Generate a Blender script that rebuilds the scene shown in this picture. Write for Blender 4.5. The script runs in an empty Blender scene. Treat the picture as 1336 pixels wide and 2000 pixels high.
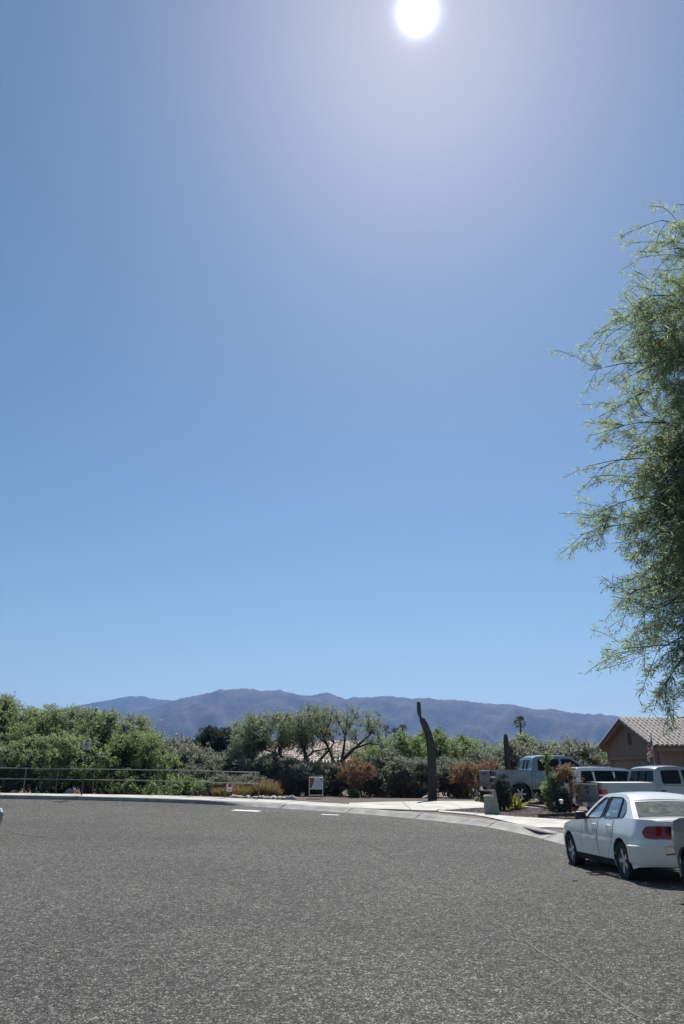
import bpy, bmesh, math, random
import numpy as np
from mathutils import Vector, Matrix
from mathutils.geometry import tessellate_polygon

random.seed(7)
rng = np.random.default_rng(7)
scene = bpy.context.scene
C = scene.collection
R_ = math.radians

# ------------------------------------------------------------------ camera, sky, sun, exposure
PITCH = math.atan(512 / 1444)          # the phone is tipped up: the horizon lies low in the frame
CP, SP = math.cos(PITCH), math.sin(PITCH)
FPX, EYE = 1444.0, 1.66
cam_d = bpy.data.cameras.new('camera')
cam_d.sensor_fit = 'VERTICAL'; cam_d.sensor_height = 24.0; cam_d.lens = 24.0 * FPX / 2000
cam_d.clip_start = 0.05; cam_d.clip_end = 40000
cam = bpy.data.objects.new('camera', cam_d); C.objects.link(cam)
cam.location = (0, 0, EYE); cam.rotation_euler = (R_(90) + PITCH, 0, 0)
scene.camera = cam

SUN_EL, SUN_AZ = R_(53.3), R_(8.1)     # azimuth: degrees to the right of straight ahead (+Y)
sun_dir = Vector((math.sin(SUN_AZ) * math.cos(SUN_EL), math.cos(SUN_AZ) * math.cos(SUN_EL), math.sin(SUN_EL)))
world = bpy.data.worlds.new('World'); scene.world = world; world.use_nodes = True
wn, wl = world.node_tree.nodes, world.node_tree.links
wn.clear()
sky = wn.new('ShaderNodeTexSky'); sky.sky_type = 'NISHITA'; sky.sun_disc = False
sky.sun_elevation = SUN_EL; sky.sun_rotation = SUN_AZ
sky.altitude = 800; sky.air_density = 1.0; sky.dust_density = 0.75; sky.ozone_density = 1.3
bg = wn.new('ShaderNodeBackground'); bg.inputs['Strength'].default_value = 0.065
tint = wn.new('ShaderNodeHueSaturation'); tint.inputs['Saturation'].default_value = 1.17; tint.inputs['Hue'].default_value = 0.490
wl.new(sky.outputs[0], tint.inputs['Color']); wl.new(tint.outputs[0], bg.inputs['Color'])
# the sun itself and the bright air right round it
tc = wn.new('ShaderNodeTexCoord')
dot = wn.new('ShaderNodeVectorMath'); dot.operation = 'DOT_PRODUCT'; dot.inputs[1].default_value = sun_dir
wl.new(tc.outputs['Generated'], dot.inputs[0])
clampn = wn.new('ShaderNodeMath'); clampn.operation = 'MINIMUM'; clampn.inputs[1].default_value = 0.9999999
wl.new(dot.outputs['Value'], clampn.inputs[0])
ac = wn.new('ShaderNodeMath'); ac.operation = 'ARCCOSINE'; wl.new(clampn.outputs[0], ac.inputs[0])
def aureole(width_deg, amp):
    m = wn.new('ShaderNodeMath'); m.operation = 'MULTIPLY'; m.inputs[1].default_value = -1.0 / R_(width_deg)
    wl.new(ac.outputs[0], m.inputs[0])
    e = wn.new('ShaderNodeMath'); e.operation = 'EXPONENT'; wl.new(m.outputs[0], e.inputs[0])
    k = wn.new('ShaderNodeMath'); k.operation = 'MULTIPLY'; k.inputs[1].default_value = amp
    wl.new(e.outputs[0], k.inputs[0]); return k
a1 = aureole(0.34, 17.0); a2 = aureole(3.0, 0.03); a3 = aureole(22.0, 0.0)
s1 = wn.new('ShaderNodeMath'); s1.operation = 'ADD'; wl.new(a1.outputs[0], s1.inputs[0]); wl.new(a2.outputs[0], s1.inputs[1])
s2 = wn.new('ShaderNodeMath'); s2.operation = 'ADD'; wl.new(s1.outputs[0], s2.inputs[0]); wl.new(a3.outputs[0], s2.inputs[1])
bg2 = wn.new('ShaderNodeBackground'); bg2.inputs['Color'].default_value = (0.95, 0.97, 1.0, 1)
wl.new(s2.outputs[0], bg2.inputs['Strength'])
addw = wn.new('ShaderNodeAddShader'); wl.new(bg.outputs[0], addw.inputs[0]); wl.new(bg2.outputs[0], addw.inputs[1])
outw = wn.new('ShaderNodeOutputWorld'); wl.new(addw.outputs[0], outw.inputs['Surface'])

sun_d = bpy.data.lights.new('sun', 'SUN'); sun_d.energy = 4.6; sun_d.angle = R_(0.53); sun_d.color = (1.0, 0.955, 0.89)
sun = bpy.data.objects.new('sun', sun_d); C.objects.link(sun)
sun.rotation_euler = sun_dir.to_track_quat('Z', 'Y').to_euler()

scene.view_settings.view_transform = 'Standard'; scene.view_settings.look = 'None'
scene.view_settings.exposure = 0.45; scene.view_settings.gamma = 1.0; scene.view_settings.use_curve_mapping = False
scene.cycles.use_denoising = True
scene.cycles.max_bounces = 8; scene.cycles.diffuse_bounces = 3; scene.cycles.glossy_bounces = 3
scene.cycles.transmission_bounces = 4; scene.cycles.transparent_max_bounces = 12; scene.cycles.volume_bounces = 0

# ------------------------------------------------------------------ ground shape
def sst(a, b, x):
    t = min(1.0, max(0.0, (x - a) / (b - a))); return t * t * (3 - 2 * t)
def H(x, y):
    """height of the road surface: flat near the camera, rising gently to the far kerb"""
    k = .45 - .0112 * max(x, -25) - .10 * max(0, x - 7.0)
    k = max(0, min(.75, k)); s = max(0, min(y, 35.5) - 10) / 24
    return k * s * s - .11 * sst(1, 4, x) * sst(12.5, 17, y) * (1 - sst(20, 29, y))
def ray(px, py):
    u, v = px - 668, 1000 - py
    return u, FPX * CP - v * SP, FPX * SP + v * CP
def hit(px, py, off=0.0):
    """where the line of sight meets the ground raised by off"""
    d = ray(px, py); y = 4.0
    while y < 70:
        t = y / d[1]; x = d[0] * t; z = EYE + d[2] * t
        if z <= H(x, y) + off: return x, y
        y += .02
    return d[0] * 70 / d[1], 70.0
def atd(px, py, y):
    """the point at distance y on a line of sight"""
    d = ray(px, py); t = y / d[1]
    return Vector((d[0] * t, y, EYE + d[2] * t))

def smooth_line(pts, step=0.5):
    """Catmull-Rom through pts, resampled evenly"""
    P = [Vector((p[0], p[1])) for p in pts]; P = [P[0] * 2 - P[1]] + P + [P[-1] * 2 - P[-2]]
    out = []
    for i in range(1, len(P) - 2):
        for j in range(12):
            t = j / 12
            out.append(0.5 * ((2 * P[i]) + (P[i + 1] - P[i - 1]) * t + (2 * P[i - 1] - 5 * P[i] + 4 * P[i + 1] - P[i + 2]) * t * t
                              + (3 * P[i] - P[i - 1] - 3 * P[i + 1] + P[i + 2]) * t ** 3))
    out.append(P[-2])
    L = [0.0]
    for a, b in zip(out, out[1:]): L.append(L[-1] + (b - a).length)
    n = max(2, int(L[-1] / step)); res = []; k = 0
    for i in range(n + 1):
        s = L[-1] * i / n
        while k < len(L) - 2 and L[k + 1] < s: k += 1
        t = (s - L[k]) / max(1e-9, L[k + 1] - L[k]); res.append(out[k].lerp(out[k + 1], min(1, t)))
    return res
EDGE = smooth_line([(-60, 35.6), (-45, 35.3), (-30, 35.0), (-22, 34.85), (-14.9, 34.65), (-11.5, 34.45), (-7.12, 33.66), (-4.03, 32.4), (-1.34, 30.7), (1.15, 28.75),
                    (4.1, 25.5), (5.0, 23.6), (5.4, 22.1), (5.7, 20.2), (6.1, 18), (6.65, 15.5), (7.1, 12), (7.4, 7), (7.5, 0), (7.5, -14)], 0.4)
EA = np.array([(p.x, p.y) for p in EDGE])
def edge_dist(X, Y):
    """signed distance to the road edge, positive on the far side of the kerb"""
    X = np.asarray(X, float).ravel(); Y = np.asarray(Y, float).ravel(); res = np.empty(len(X))
    a, b = EA[:-1], EA[1:]; ab = b - a; l2 = (ab ** 2).sum(1)
    for i in range(len(X)):
        p = np.array((X[i], Y[i])); t = np.clip(((p - a) * ab).sum(1) / l2, 0, 1)
        q = a + ab * t[:, None]; d = np.hypot(*(p - q).T); k = d.argmin()
        cr = ab[k, 0] * (p[1] - a[k, 1]) - ab[k, 1] * (p[0] - a[k, 0])
        res[i] = d[k] if cr > 0 else -d[k]
    return res
def ground_z(x, y, d=None):
    if d is None: d = float(edge_dist([x], [y])[0])
    z = H(x, y) - .10 + .21 * sst(.15, .9, d)
    z -= .45 * sst(3.2, 7.0, d) * (1 - sst(-4.5, -1.5, x))        # the wash behind the rail lies lower
    return z

# ------------------------------------------------------------------ mesh and object helpers
class MB:
    def __init__(s): s.v, s.f = [], []
    def add(s, v, f):
        n = len(s.v); s.v += [tuple(p) for p in v]; s.f += [tuple(i + n for i in q) for q in f]; return s
    def box(s, c, d, m=None, taper=1.0):
        x, y, z = d[0] / 2, d[1] / 2, d[2] / 2
        v = [Vector((sx * x * (taper if sz > 0 else 1), sy * y * (taper if sz > 0 else 1), sz * z)) for sz in (-1, 1) for sx, sy in ((-1, -1), (1, -1), (1, 1), (-1, 1))]
        if m is not None: v = [m @ p for p in v]
        return s.add([p + Vector(c) for p in v], [(3, 2, 1, 0), (4, 5, 6, 7), (0, 1, 5, 4), (1, 2, 6, 5), (2, 3, 7, 6), (3, 0, 4, 7)])
    def rbox(s, c, d, r, m=None):
        """box with its upright edges and top edge rounded off"""
        x, y, z = d[0] / 2, d[1] / 2, d[2] / 2; v, f = [], []
        rings = [(-z, 0), (z - r, 0), (z - r * .3, r * .3), (z, r)]
        for (h, ins) in rings:
            for k in range(12):
                q, a = k // 3, (k % 3) * 45 + (k // 3) * 90
                sx, sy = ((1, 1), (-1, 1), (-1, -1), (1, -1))[q]
                v.append(Vector((sx * (x - r) + (r - ins * .8) * math.cos(R_(a)), sy * (y - r) + (r - ins * .8) * math.sin(R_(a)), h)))
        for i in range(3):
            for k in range(12): f.append((i * 12 + k, i * 12 + (k + 1) % 12, i * 12 + 12 + (k + 1) % 12, i * 12 + 12 + k))
        f.append(tuple(range(36, 48))); f.append(tuple(range(11, -1, -1)))
        if m is not None: v = [m @ p for p in v]
        return s.add([p + Vector(c) for p in v], f)
    def tube(s, pts, rad, n=6, cap=True):
        P = [Vector(p) for p in pts]
        if not hasattr(rad, '__len__'): rad = [rad] * len(P)
        v, f = [], []; up = None
        for i, p in enumerate(P):
            t = (P[min(i + 1, len(P) - 1)] - P[max(i - 1, 0)])
            if t.length < 1e-9: t = Vector((0, 0, 1))
            t.normalize()
            if up is None: up = t.orthogonal()
            else: up = up - t * up.dot(t)
            if up.length < 1e-6: up = t.orthogonal()
            up.normalize(); w = t.cross(up)
            for k in range(n):
                a = 2 * math.pi * k / n; v.append(p + (up * math.cos(a) + w * math.sin(a)) * rad[i])
        for i in range(len(P) - 1):
            for k in range(n): f.append((i * n + k, i * n + (k + 1) % n, (i + 1) * n + (k + 1) % n, (i + 1) * n + k))
        if cap: f.append(tuple(range(n - 1, -1, -1))); f.append(tuple(range((len(P) - 1) * n, len(P) * n)))
        return s.add(v, f)
    def lathe(s, prof, c, axis='z', n=20, cap=False):
        v, f = [], []
        for (r, h) in prof:
            for k in range(n):
                a = 2 * math.pi * k / n; x, y = r * math.cos(a), r * math.sin(a)
                v.append(Vector((x, y, h)) if axis == 'z' else Vector((x, h, y)) if axis == 'y' else Vector((h, x, y)))
        for i in range(len(prof) - 1):
            for k in range(n):
                q = (i * n + k, i * n + (k + 1) % n, (i + 1) * n + (k + 1) % n, (i + 1) * n + k)
                f.append(q if axis != 'y' else q[::-1])
        if cap: f.append(tuple(range(n - 1, -1, -1))); f.append(tuple(range((len(prof) - 1) * n, len(prof) * n)))
        return s.add([p + Vector(c) for p in v], f)
    def grid(s, rows):
        n, m = len(rows), len(rows[0]); v = [p for r in rows for p in r]
        return s.add(v, [(i * m + j, i * m + j + 1, (i + 1) * m + j + 1, (i + 1) * m + j) for i in range(n - 1) for j in range(m - 1)])
    def prism(s, poly, z0, z1, m=None):
        n = len(poly); v = [Vector((p[0], p[1], z0)) for p in poly] + [Vector((p[0], p[1], z1)) for p in poly]
        if m is not None: v = [m @ p for p in v]
        return s.add(v, [tuple(range(n - 1, -1, -1)), tuple(range(n, 2 * n))] + [(i, (i + 1) % n, n + (i + 1) % n, n + i) for i in range(n)])
    def mesh(s, name, mat=None, smooth=True, angle=40, weld=False):
        me = bpy.data.meshes.new(name); me.from_pydata(s.v, [], s.f)
        bm = bmesh.new(); bm.from_mesh(me)
        if weld: bmesh.ops.remove_doubles(bm, verts=bm.verts, dist=1e-4)
        bmesh.ops.recalc_face_normals(bm, faces=bm.faces)
        bm.to_mesh(me); bm.free()
        if smooth:
            for p in me.polygons: p.use_smooth = True
            if angle: me.set_sharp_from_angle(angle=R_(angle))
        if mat: me.materials.append(mat)
        return me
    def build(s, name, mat, parent=None, smooth=True, angle=40, weld=False):
        return obj(name, s.mesh(name, mat, smooth, angle, weld), parent)
def obj(name, me, parent=None, loc=None, rot=None):
    o = bpy.data.objects.new(name, me); C.objects.link(o)
    if parent: o.parent = parent
    if loc is not None: o.location = loc
    if rot is not None: o.rotation_euler = rot
    return o
def tag(o, label=None, cat=None, group=None, kind=None):
    if label: o['label'] = label
    if cat: o['category'] = cat
    if group: o['group'] = group
    if kind: o['kind'] = kind
    return o
def thing(name, loc, rz=0.0, label=None, cat=None, group=None):
    o = bpy.data.objects.new(name, None); C.objects.link(o); o.empty_display_size = .2
    o.location = loc; o.rotation_euler = (0, 0, rz)
    return tag(o, label, cat, group)
def dup(root, loc, rz=0.0, sc=None, label=None, cat=None, group=None, name=None):
    r = root.copy(); C.objects.link(r); r.location = loc; r.rotation_euler = (0, 0, rz)
    if name: r.name = name
    if sc is not None: r.scale = sc if hasattr(sc, '__len__') else (sc, sc, sc)
    tag(r, label, cat, group)
    for ch in list(root.children):
        c = ch.copy(); C.objects.link(c); c.parent = r
        for g in list(ch.children):
            d = g.copy(); C.objects.link(d); d.parent = c
    return r

# ------------------------------------------------------------------ materials
def nmat(name):
    m = bpy.data.materials.new(name); m.use_nodes = True; nt = m.node_tree
    return m, nt, nt.nodes, nt.links, nt.nodes['Principled BSDF']
def mat(name, col, rough=.6, metal=0.0, var=.12, scale=6.0, bump=0.0, bscale=40.0, coat=0.0, spec=.5, coord='Object'):
    """plain surface with a procedural unevenness of colour and relief"""
    m, nt, N, L, B = nmat(name)
    tcn = N.new('ShaderNodeTexCoord')
    nz = N.new('ShaderNodeTexNoise'); nz.inputs['Scale'].default_value = scale; nz.inputs['Detail'].default_value = 5
    L.new(tcn.outputs[coord], nz.inputs['Vector'])
    rp = N.new('ShaderNodeValToRGB'); rp.color_ramp.elements[0].position = .3; rp.color_ramp.elements[1].position = .7
    rp.color_ramp.elements[0].color = tuple(c * (1 - var) for c in col) + (1,); rp.color_ramp.elements[1].color = tuple(min(1, c * (1 + var)) for c in col) + (1,)
    L.new(nz.outputs['Fac'], rp.inputs['Fac']); L.new(rp.outputs['Color'], B.inputs['Base Color'])
    B.inputs['Roughness'].default_value = rough; B.inputs['Metallic'].default_value = metal
    B.inputs['Specular IOR Level'].default_value = spec
    if coat: B.inputs['Coat Weight'].default_value = coat; B.inputs['Coat Roughness'].default_value = .04
    if bump:
        bz = N.new('ShaderNodeTexNoise'); bz.inputs['Scale'].default_value = bscale; bz.inputs['Detail'].default_value = 6
        L.new(tcn.outputs[coord], bz.inputs['Vector'])
        bp = N.new('ShaderNodeBump'); bp.inputs['Strength'].default_value = bump; bp.inputs['Distance'].default_value = .02
        L.new(bz.outputs['Fac'], bp.inputs['Height']); L.new(bp.outputs['Normal'], B.inputs['Normal'])
    return m
def leaf_mat(name, col, trans, tw=.5, var=.45):
    m, nt, N, L, B = nmat(name)
    geo = N.new('ShaderNodeNewGeometry'); tcn = N.new('ShaderNodeTexCoord')
    nz = N.new('ShaderNodeTexNoise'); nz.inputs['Scale'].default_value = 1.1; nz.inputs['Detail'].default_value = 2
    L.new(tcn.outputs['Object'], nz.inputs['Vector'])
    mx = N.new('ShaderNodeMath'); mx.operation = 'MULTIPLY_ADD'; mx.inputs[1].default_value = .55
    L.new(geo.outputs['Random Per Island'], mx.inputs[0])
    nm = N.new('ShaderNodeMath'); nm.operation = 'MULTIPLY'; nm.inputs[1].default_value = .5
    L.new(nz.outputs['Fac'], nm.inputs[0]); L.new(nm.outputs[0], mx.inputs[2])
    def ramp(c):
        rp = N.new('ShaderNodeValToRGB'); e = rp.color_ramp.elements; e[0].position = .2; e[1].position = .85
        e[0].color = tuple(x * (1 - var) for x in c) + (1,); e[1].color = (min(1, c[0] * (1 + var * 1.15)), min(1, c[1] * (1 + var)), min(1, c[2] * (1 + var * .6)), 1)
        L.new(mx.outputs[0], rp.inputs['Fac']); return rp
    r1, r2 = ramp(col), ramp(trans)
    L.new(r1.outputs['Color'], B.inputs['Base Color']); B.inputs['Roughness'].default_value = .65; B.inputs['Specular IOR Level'].default_value = .25
    tr = N.new('ShaderNodeBsdfTranslucent'); L.new(r2.outputs['Color'], tr.inputs['Color'])
    ms = N.new('ShaderNodeMixShader'); ms.inputs['Fac'].default_value = tw
    L.new(B.outputs[0], ms.inputs[1]); L.new(tr.outputs[0], ms.inputs[2])
    L.new(ms.outputs[0], N['Material Output'].inputs['Surface'])
    return m
def paint(name, col, metal=0.0, rough=.32):
    m = mat(name, col, rough, metal, .05, 3.0, coat=1.0); return m
def glass_mat(name, tintc=(.75, .82, .8), refl=.10, dust=.10, dcol=(.45, .43, .38)):
    """car glass: clear pane with a sky reflection that grows at grazing angles"""
    m, nt, N, L, B = nmat(name)
    tp = N.new('ShaderNodeBsdfTransparent'); tp.inputs['Color'].default_value = tintc + (1,)
    gl = N.new('ShaderNodeBsdfGlossy'); gl.inputs['Roughness'].default_value = .03; gl.inputs['Color'].default_value = (.95, .97, 1, 1)
    lw = N.new('ShaderNodeLayerWeight'); lw.inputs['Blend'].default_value = .5; pw = N.new('ShaderNodeMath'); pw.operation = 'POWER'; pw.inputs[1].default_value = 4.0; L.new(lw.outputs['Facing'], pw.inputs[0])
    nz = N.new('ShaderNodeTexNoise'); nz.inputs['Scale'].default_value = 9
    ma = N.new('ShaderNodeMath'); ma.operation = 'MULTIPLY_ADD'; ma.inputs[1].default_value = .8; ma.inputs[2].default_value = refl
    L.new(pw.outputs[0], ma.inputs[0])
    ms = N.new('ShaderNodeMixShader'); L.new(ma.outputs[0], ms.inputs['Fac']); L.new(tp.outputs[0], ms.inputs[1]); L.new(gl.outputs[0], ms.inputs[2])
    df = N.new('ShaderNodeBsdfDiffuse'); df.inputs['Color'].default_value = dcol + (1,)          # a diffuse film: dust, and the sedan rear pane's pale tone
    mu = N.new('ShaderNodeMath'); mu.operation = 'MULTIPLY'; mu.inputs[1].default_value = dust; L.new(nz.outputs['Fac'], mu.inputs[0])
    m2 = N.new('ShaderNodeMixShader'); L.new(mu.outputs[0], m2.inputs['Fac']); L.new(ms.outputs[0], m2.inputs[1]); L.new(df.outputs[0], m2.inputs[2])
    L.new(m2.outputs[0], N['Material Output'].inputs['Surface'])
    return m

def asphalt_mat():
    m, nt, N, L, B = nmat('chip_seal_asphalt')
    tcn = N.new('ShaderNodeTexCoord'); vec = tcn.outputs['Object']
    def vor(sc, feat='F1'):
        v = N.new('ShaderNodeTexVoronoi'); v.inputs['Scale'].default_value = sc; v.feature = feat; L.new(vec, v.inputs['Vector']); return v
    def noise(sc, det=4):
        v = N.new('ShaderNodeTexNoise'); v.inputs['Scale'].default_value = sc; v.inputs['Detail'].default_value = det; L.new(vec, v.inputs['Vector']); return v
    def ramp(src, stops):
        rp = N.new('ShaderNodeValToRGB'); e = rp.color_ramp.elements
        e[0].position, e[0].color = stops[0][0], stops[0][1]; e[1].position, e[1].color = stops[-1][0], stops[-1][1]
        for p, c in stops[1:-1]:
            k = e.new(p); k.color = c
        L.new(src, rp.inputs['Fac']); return rp
    def mix(mode, fac, a, b):
        x = N.new('ShaderNodeMix'); x.data_type = 'RGBA'; x.blend_type = mode; x.inputs[0].default_value = fac
        L.new(a, x.inputs[6]); L.new(b, x.inputs[7]); return x.outputs[2]
    g = lambda v, w=1.0: (v * (1 + (w - 1) * .4), v, v * .972, 1)
    v1 = vor(84); sep = N.new('ShaderNodeSeparateColor'); L.new(v1.outputs['Color'], sep.inputs[0])
    chips = ramp(sep.outputs[0], [(0, g(.018, 1.02)), (.3, g(.050, 1.02)), (.66, g(.107, 1.04)), (.88, g(.195, 1.05)), (1, g(.46, 1.04))])
    gaps = ramp(v1.outputs['Distance'], [(.25, g(1)), (.75, g(.28))])
    col = mix('MULTIPLY', .85, chips.outputs[0], gaps.outputs[0])
    v2 = vor(25); sep2 = N.new('ShaderNodeSeparateColor'); L.new(v2.outputs['Color'], sep2.inputs[0])
    mid = ramp(sep2.outputs[1], [(0, g(.52)), (.5, g(.98)), (1, g(1.55))])
    col = mix('MULTIPLY', 1, col, mid.outputs[0])
    mid2 = ramp(noise(5.5, 6).outputs['Fac'], [(.3, g(.74)), (.5, g(1)), (.72, g(1.28))])
    col = mix('MULTIPLY', .8, col, mid2.outputs[0])
    big = ramp(noise(.22, 5).outputs['Fac'], [(.3, g(.78, 1.0)), (.7, g(1.22, 1.02))])
    col = mix('MULTIPLY', .9, col, big.outputs[0])
    L.new(col, B.inputs['Base Color'])
    B.inputs['Roughness'].default_value = .85; B.inputs['Specular IOR Level'].default_value = .25
    inv = N.new('ShaderNodeMath'); inv.operation = 'SUBTRACT'; inv.inputs[0].default_value = 1.0; L.new(v1.outputs['Distance'], inv.inputs[1])
    bp = N.new('ShaderNodeBump'); bp.inputs['Strength'].default_value = .9; bp.inputs['Distance'].default_value = .006
    L.new(inv.outputs[0], bp.inputs['Height'])
    n3 = noise(14, 5); bp2 = N.new('ShaderNodeBump'); bp2.inputs['Strength'].default_value = .6; bp2.inputs['Distance'].default_value = .02
    L.new(n3.outputs['Fac'], bp2.inputs['Height']); L.new(bp.outputs['Normal'], bp2.inputs['Normal']); L.new(bp2.outputs['Normal'], B.inputs['Normal'])
    return m
def gravel_mat(name, c1, c2, sc=38):
    m, nt, N, L, B = nmat(name)
    tcn = N.new('ShaderNodeTexCoord')
    v = N.new('ShaderNodeTexVoronoi'); v.inputs['Scale'].default_value = sc; L.new(tcn.outputs['Object'], v.inputs['Vector'])
    nz = N.new('ShaderNodeTexNoise'); nz.inputs['Scale'].default_value = 1.3; nz.inputs['Detail'].default_value = 8; L.new(tcn.outputs['Object'], nz.inputs['Vector'])
    sep = N.new('ShaderNodeSeparateColor'); L.new(v.outputs['Color'], sep.inputs[0])
    ad = N.new('ShaderNodeMath'); ad.operation = 'ADD'; L.new(sep.outputs[0], ad.inputs[0]); L.new(nz.outputs['Fac'], ad.inputs[1])
    hf = N.new('ShaderNodeMath'); hf.operation = 'MULTIPLY'; hf.inputs[1].default_value = .5; L.new(ad.outputs[0], hf.inputs[0])
    rp = N.new('ShaderNodeValToRGB'); rp.color_ramp.elements[0].color = c1 + (1,); rp.color_ramp.elements[1].color = c2 + (1,)
    rp.color_ramp.elements[0].position = .2; rp.color_ramp.elements[1].position = .8
    L.new(hf.outputs[0], rp.inputs['Fac']); L.new(rp.outputs['Color'], B.inputs['Base Color']); B.inputs['Roughness'].default_value = .9
    bp = N.new('ShaderNodeBump'); bp.inputs['Strength'].default_value = .8; bp.inputs['Distance'].default_value = .02; bp.invert = True
    L.new(v.outputs['Distance'], bp.inputs['Height']); L.new(bp.outputs['Normal'], B.inputs['Normal'])
    return m

M = dict(
    asphalt=asphalt_mat(),
    dirt=gravel_mat('desert_dirt', (.09, .065, .05), (.22, .17, .125), 9),
    gravel=gravel_mat('brown_gravel', (.045, .033, .03), (.20, .15, .13), 26),
    concrete=mat('sidewalk_concrete', (.50, .48, .43), .85, var=.22, scale=1.1, bump=.25, bscale=60, coord='Object'),
    kerb=mat('kerb_concrete', (.31, .30, .275), .88, var=.28, scale=2.2, bump=.3, bscale=50),
    white_line=mat('worn_white_paint', (.72, .72, .70), .7, var=.2, scale=14, bump=.2),
    seam=mat('crack_filler', (.085, .085, .083), .8, var=.25, scale=9),
    crack=mat('open_crack', (.03, .03, .03), .9, var=.2),
    galv=mat('galvanised_rail', (.24, .235, .225), .55, .3, var=.2, scale=9, bump=.1),
    rust=mat('rusty_post', (.22, .15, .11), .75, .1, var=.35, scale=12, bump=.3),
    signpost=mat('green_sign_post', (.07, .085, .08), .6, .3, var=.2),
    white=mat('white_enamel', (.80, .80, .78), .4, var=.04),
    red=mat('sign_red', (.45, .03, .04), .45, var=.08),
    black=mat('sign_black', (.02, .02, .022), .5, var=.1),
    greytext=mat('sign_grey_print', (.33, .34, .38), .5, var=.08),
    rock=mat('pale_rock', (.42, .39, .36), .9, var=.3, scale=7, bump=.7, bscale=14),
    bark=mat('dark_bark', (.06, .05, .045), .9, var=.35, scale=9, bump=.8, bscale=24),
    twig=mat('grey_twig', (.15, .135, .125), .9, var=.3, scale=9),
    browntwig=mat('brown_twig', (.11, .075, .055), .9, var=.3, scale=9),
    cactus=mat('saguaro_skin', (.052, .050, .040), .75, var=.3, scale=5, bump=.3, bscale=30),
    stucco=mat('tan_stucco', (.27, .195, .155), .92, var=.10, scale=2.0, bump=.5, bscale=90),
    stucco_dark=mat('brown_trim', (.20, .14, .11), .8, var=.1),
    garage=mat('garage_door_paint', (.29, .22, .18), .7, var=.06),
    tile=mat('clay_tile', (.50, .44, .40), .85, var=.25, scale=1.2, bump=.3, bscale=50),
    paletile=mat('pale_tile', (.62, .52, .46), .85, var=.3, scale=4.0, bump=.3),
    palewall=mat('pale_stucco', (.55, .49, .42), .9, var=.1, bump=.3),
    pedestal=mat('grey_green_stucco', (.27, .29, .25), .9, var=.14, scale=5, bump=.5, bscale=70),
    edging=mat('dark_brown_edging', (.06, .035, .03), .8, var=.25, scale=8, bump=.3),
    tyre=mat('tyre_rubber', (.018, .018, .019), .85, var=.25, scale=20, bump=.3),
    alloy=mat('alloy_rim', (.62, .63, .65), .35, .85, var=.08),
    chrome=mat('chrome', (.85, .86, .88), .12, 1.0, var=.03),
    trim=mat('black_trim', (.02, .02, .022), .5, var=.2),
    under=mat('underbody', (.012, .012, .013), .95, var=.2),
    interior=mat('grey_cloth_seat', (.16, .15, .135), .9, var=.15, scale=20),
    lens=mat('red_lens', (.26, .008, .018), .12, var=.15, scale=12, coat=1.0),
    lens_dark=mat('dark_shaded_lens', (.05, .006, .012), .12, var=.15, coat=1.0),  # dark half of the sedan lamp; also painted shade on the silver pickup's lamps
    lens_clear=mat('clear_lens', (.70, .70, .68), .1, var=.1, scale=18, coat=1.0),
    glass=glass_mat('car_glass', (.66, .75, .72), .22),
    pale_glass=glass_mat('pale_rear_glass', (.66, .74, .62), .10, .75, (.44, .47, .38)), dark_glass=glass_mat('tinted_car_glass', (.09, .11, .12), .02, .03),  # sedan rear pane: stronger grey-green diffuse film makes it paler
    house_glass=glass_mat('house_glass', (.15, .17, .18), .15),
    p_white=paint('white_car_paint', (.78, .78, .76)),
    p_grey=paint('grey_truck_paint', (.25, .265, .27), .3),
    p_silver=paint('silver_truck_paint', (.23, .24, .26), .3),
    p_lblue=paint('pale_blue_car_paint', (.42, .52, .66), .1),
    p_dark=paint('charcoal_car_paint', (.05, .055, .06), .2),
    p_gold=paint('grey_pickup_paint', (.20, .205, .205), .3),
    flag_blue=mat('flag_blue', (.02, .03, .11), .85, var=.1), flag_red=mat('flag_red', (.40, .035, .05), .85, var=.1), flag_white=mat('flag_white', (.72, .70, .68), .85, var=.06),
    mount=None,
    L_mesq=leaf_mat('mesquite_leaf', (.13, .175, .115), (.31, .41, .21), .6),
    L_mesq2=leaf_mat('grey_green_leaf', (.15, .185, .145), (.33, .41, .27), .6),
    L_near=leaf_mat('near_mesquite_leaf', (.135, .18, .12), (.33, .43, .255), .63),
    L_bright=leaf_mat('bright_green_leaf', (.125, .17, .095), (.28, .38, .17), .6),
    L_dark=leaf_mat('dark_green_leaf', (.06, .08, .075), (.075, .10, .08), .35),
    L_brush=leaf_mat('grey_brush_leaf', (.165, .182, .165), (.29, .33, .27), .55),
    L_rust=leaf_mat('rust_leaf', (.25, .17, .11), (.37, .25, .155), .5),
    L_straw=leaf_mat('straw_blade', (.27, .215, .125), (.30, .23, .12), .4),
    L_palm=leaf_mat('palm_leaf', (.06, .09, .04), (.09, .13, .04), .3),
    L_agave=leaf_mat('yellow_green_leaf', (.22, .24, .08), (.3, .3, .08), .35),
)
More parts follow.
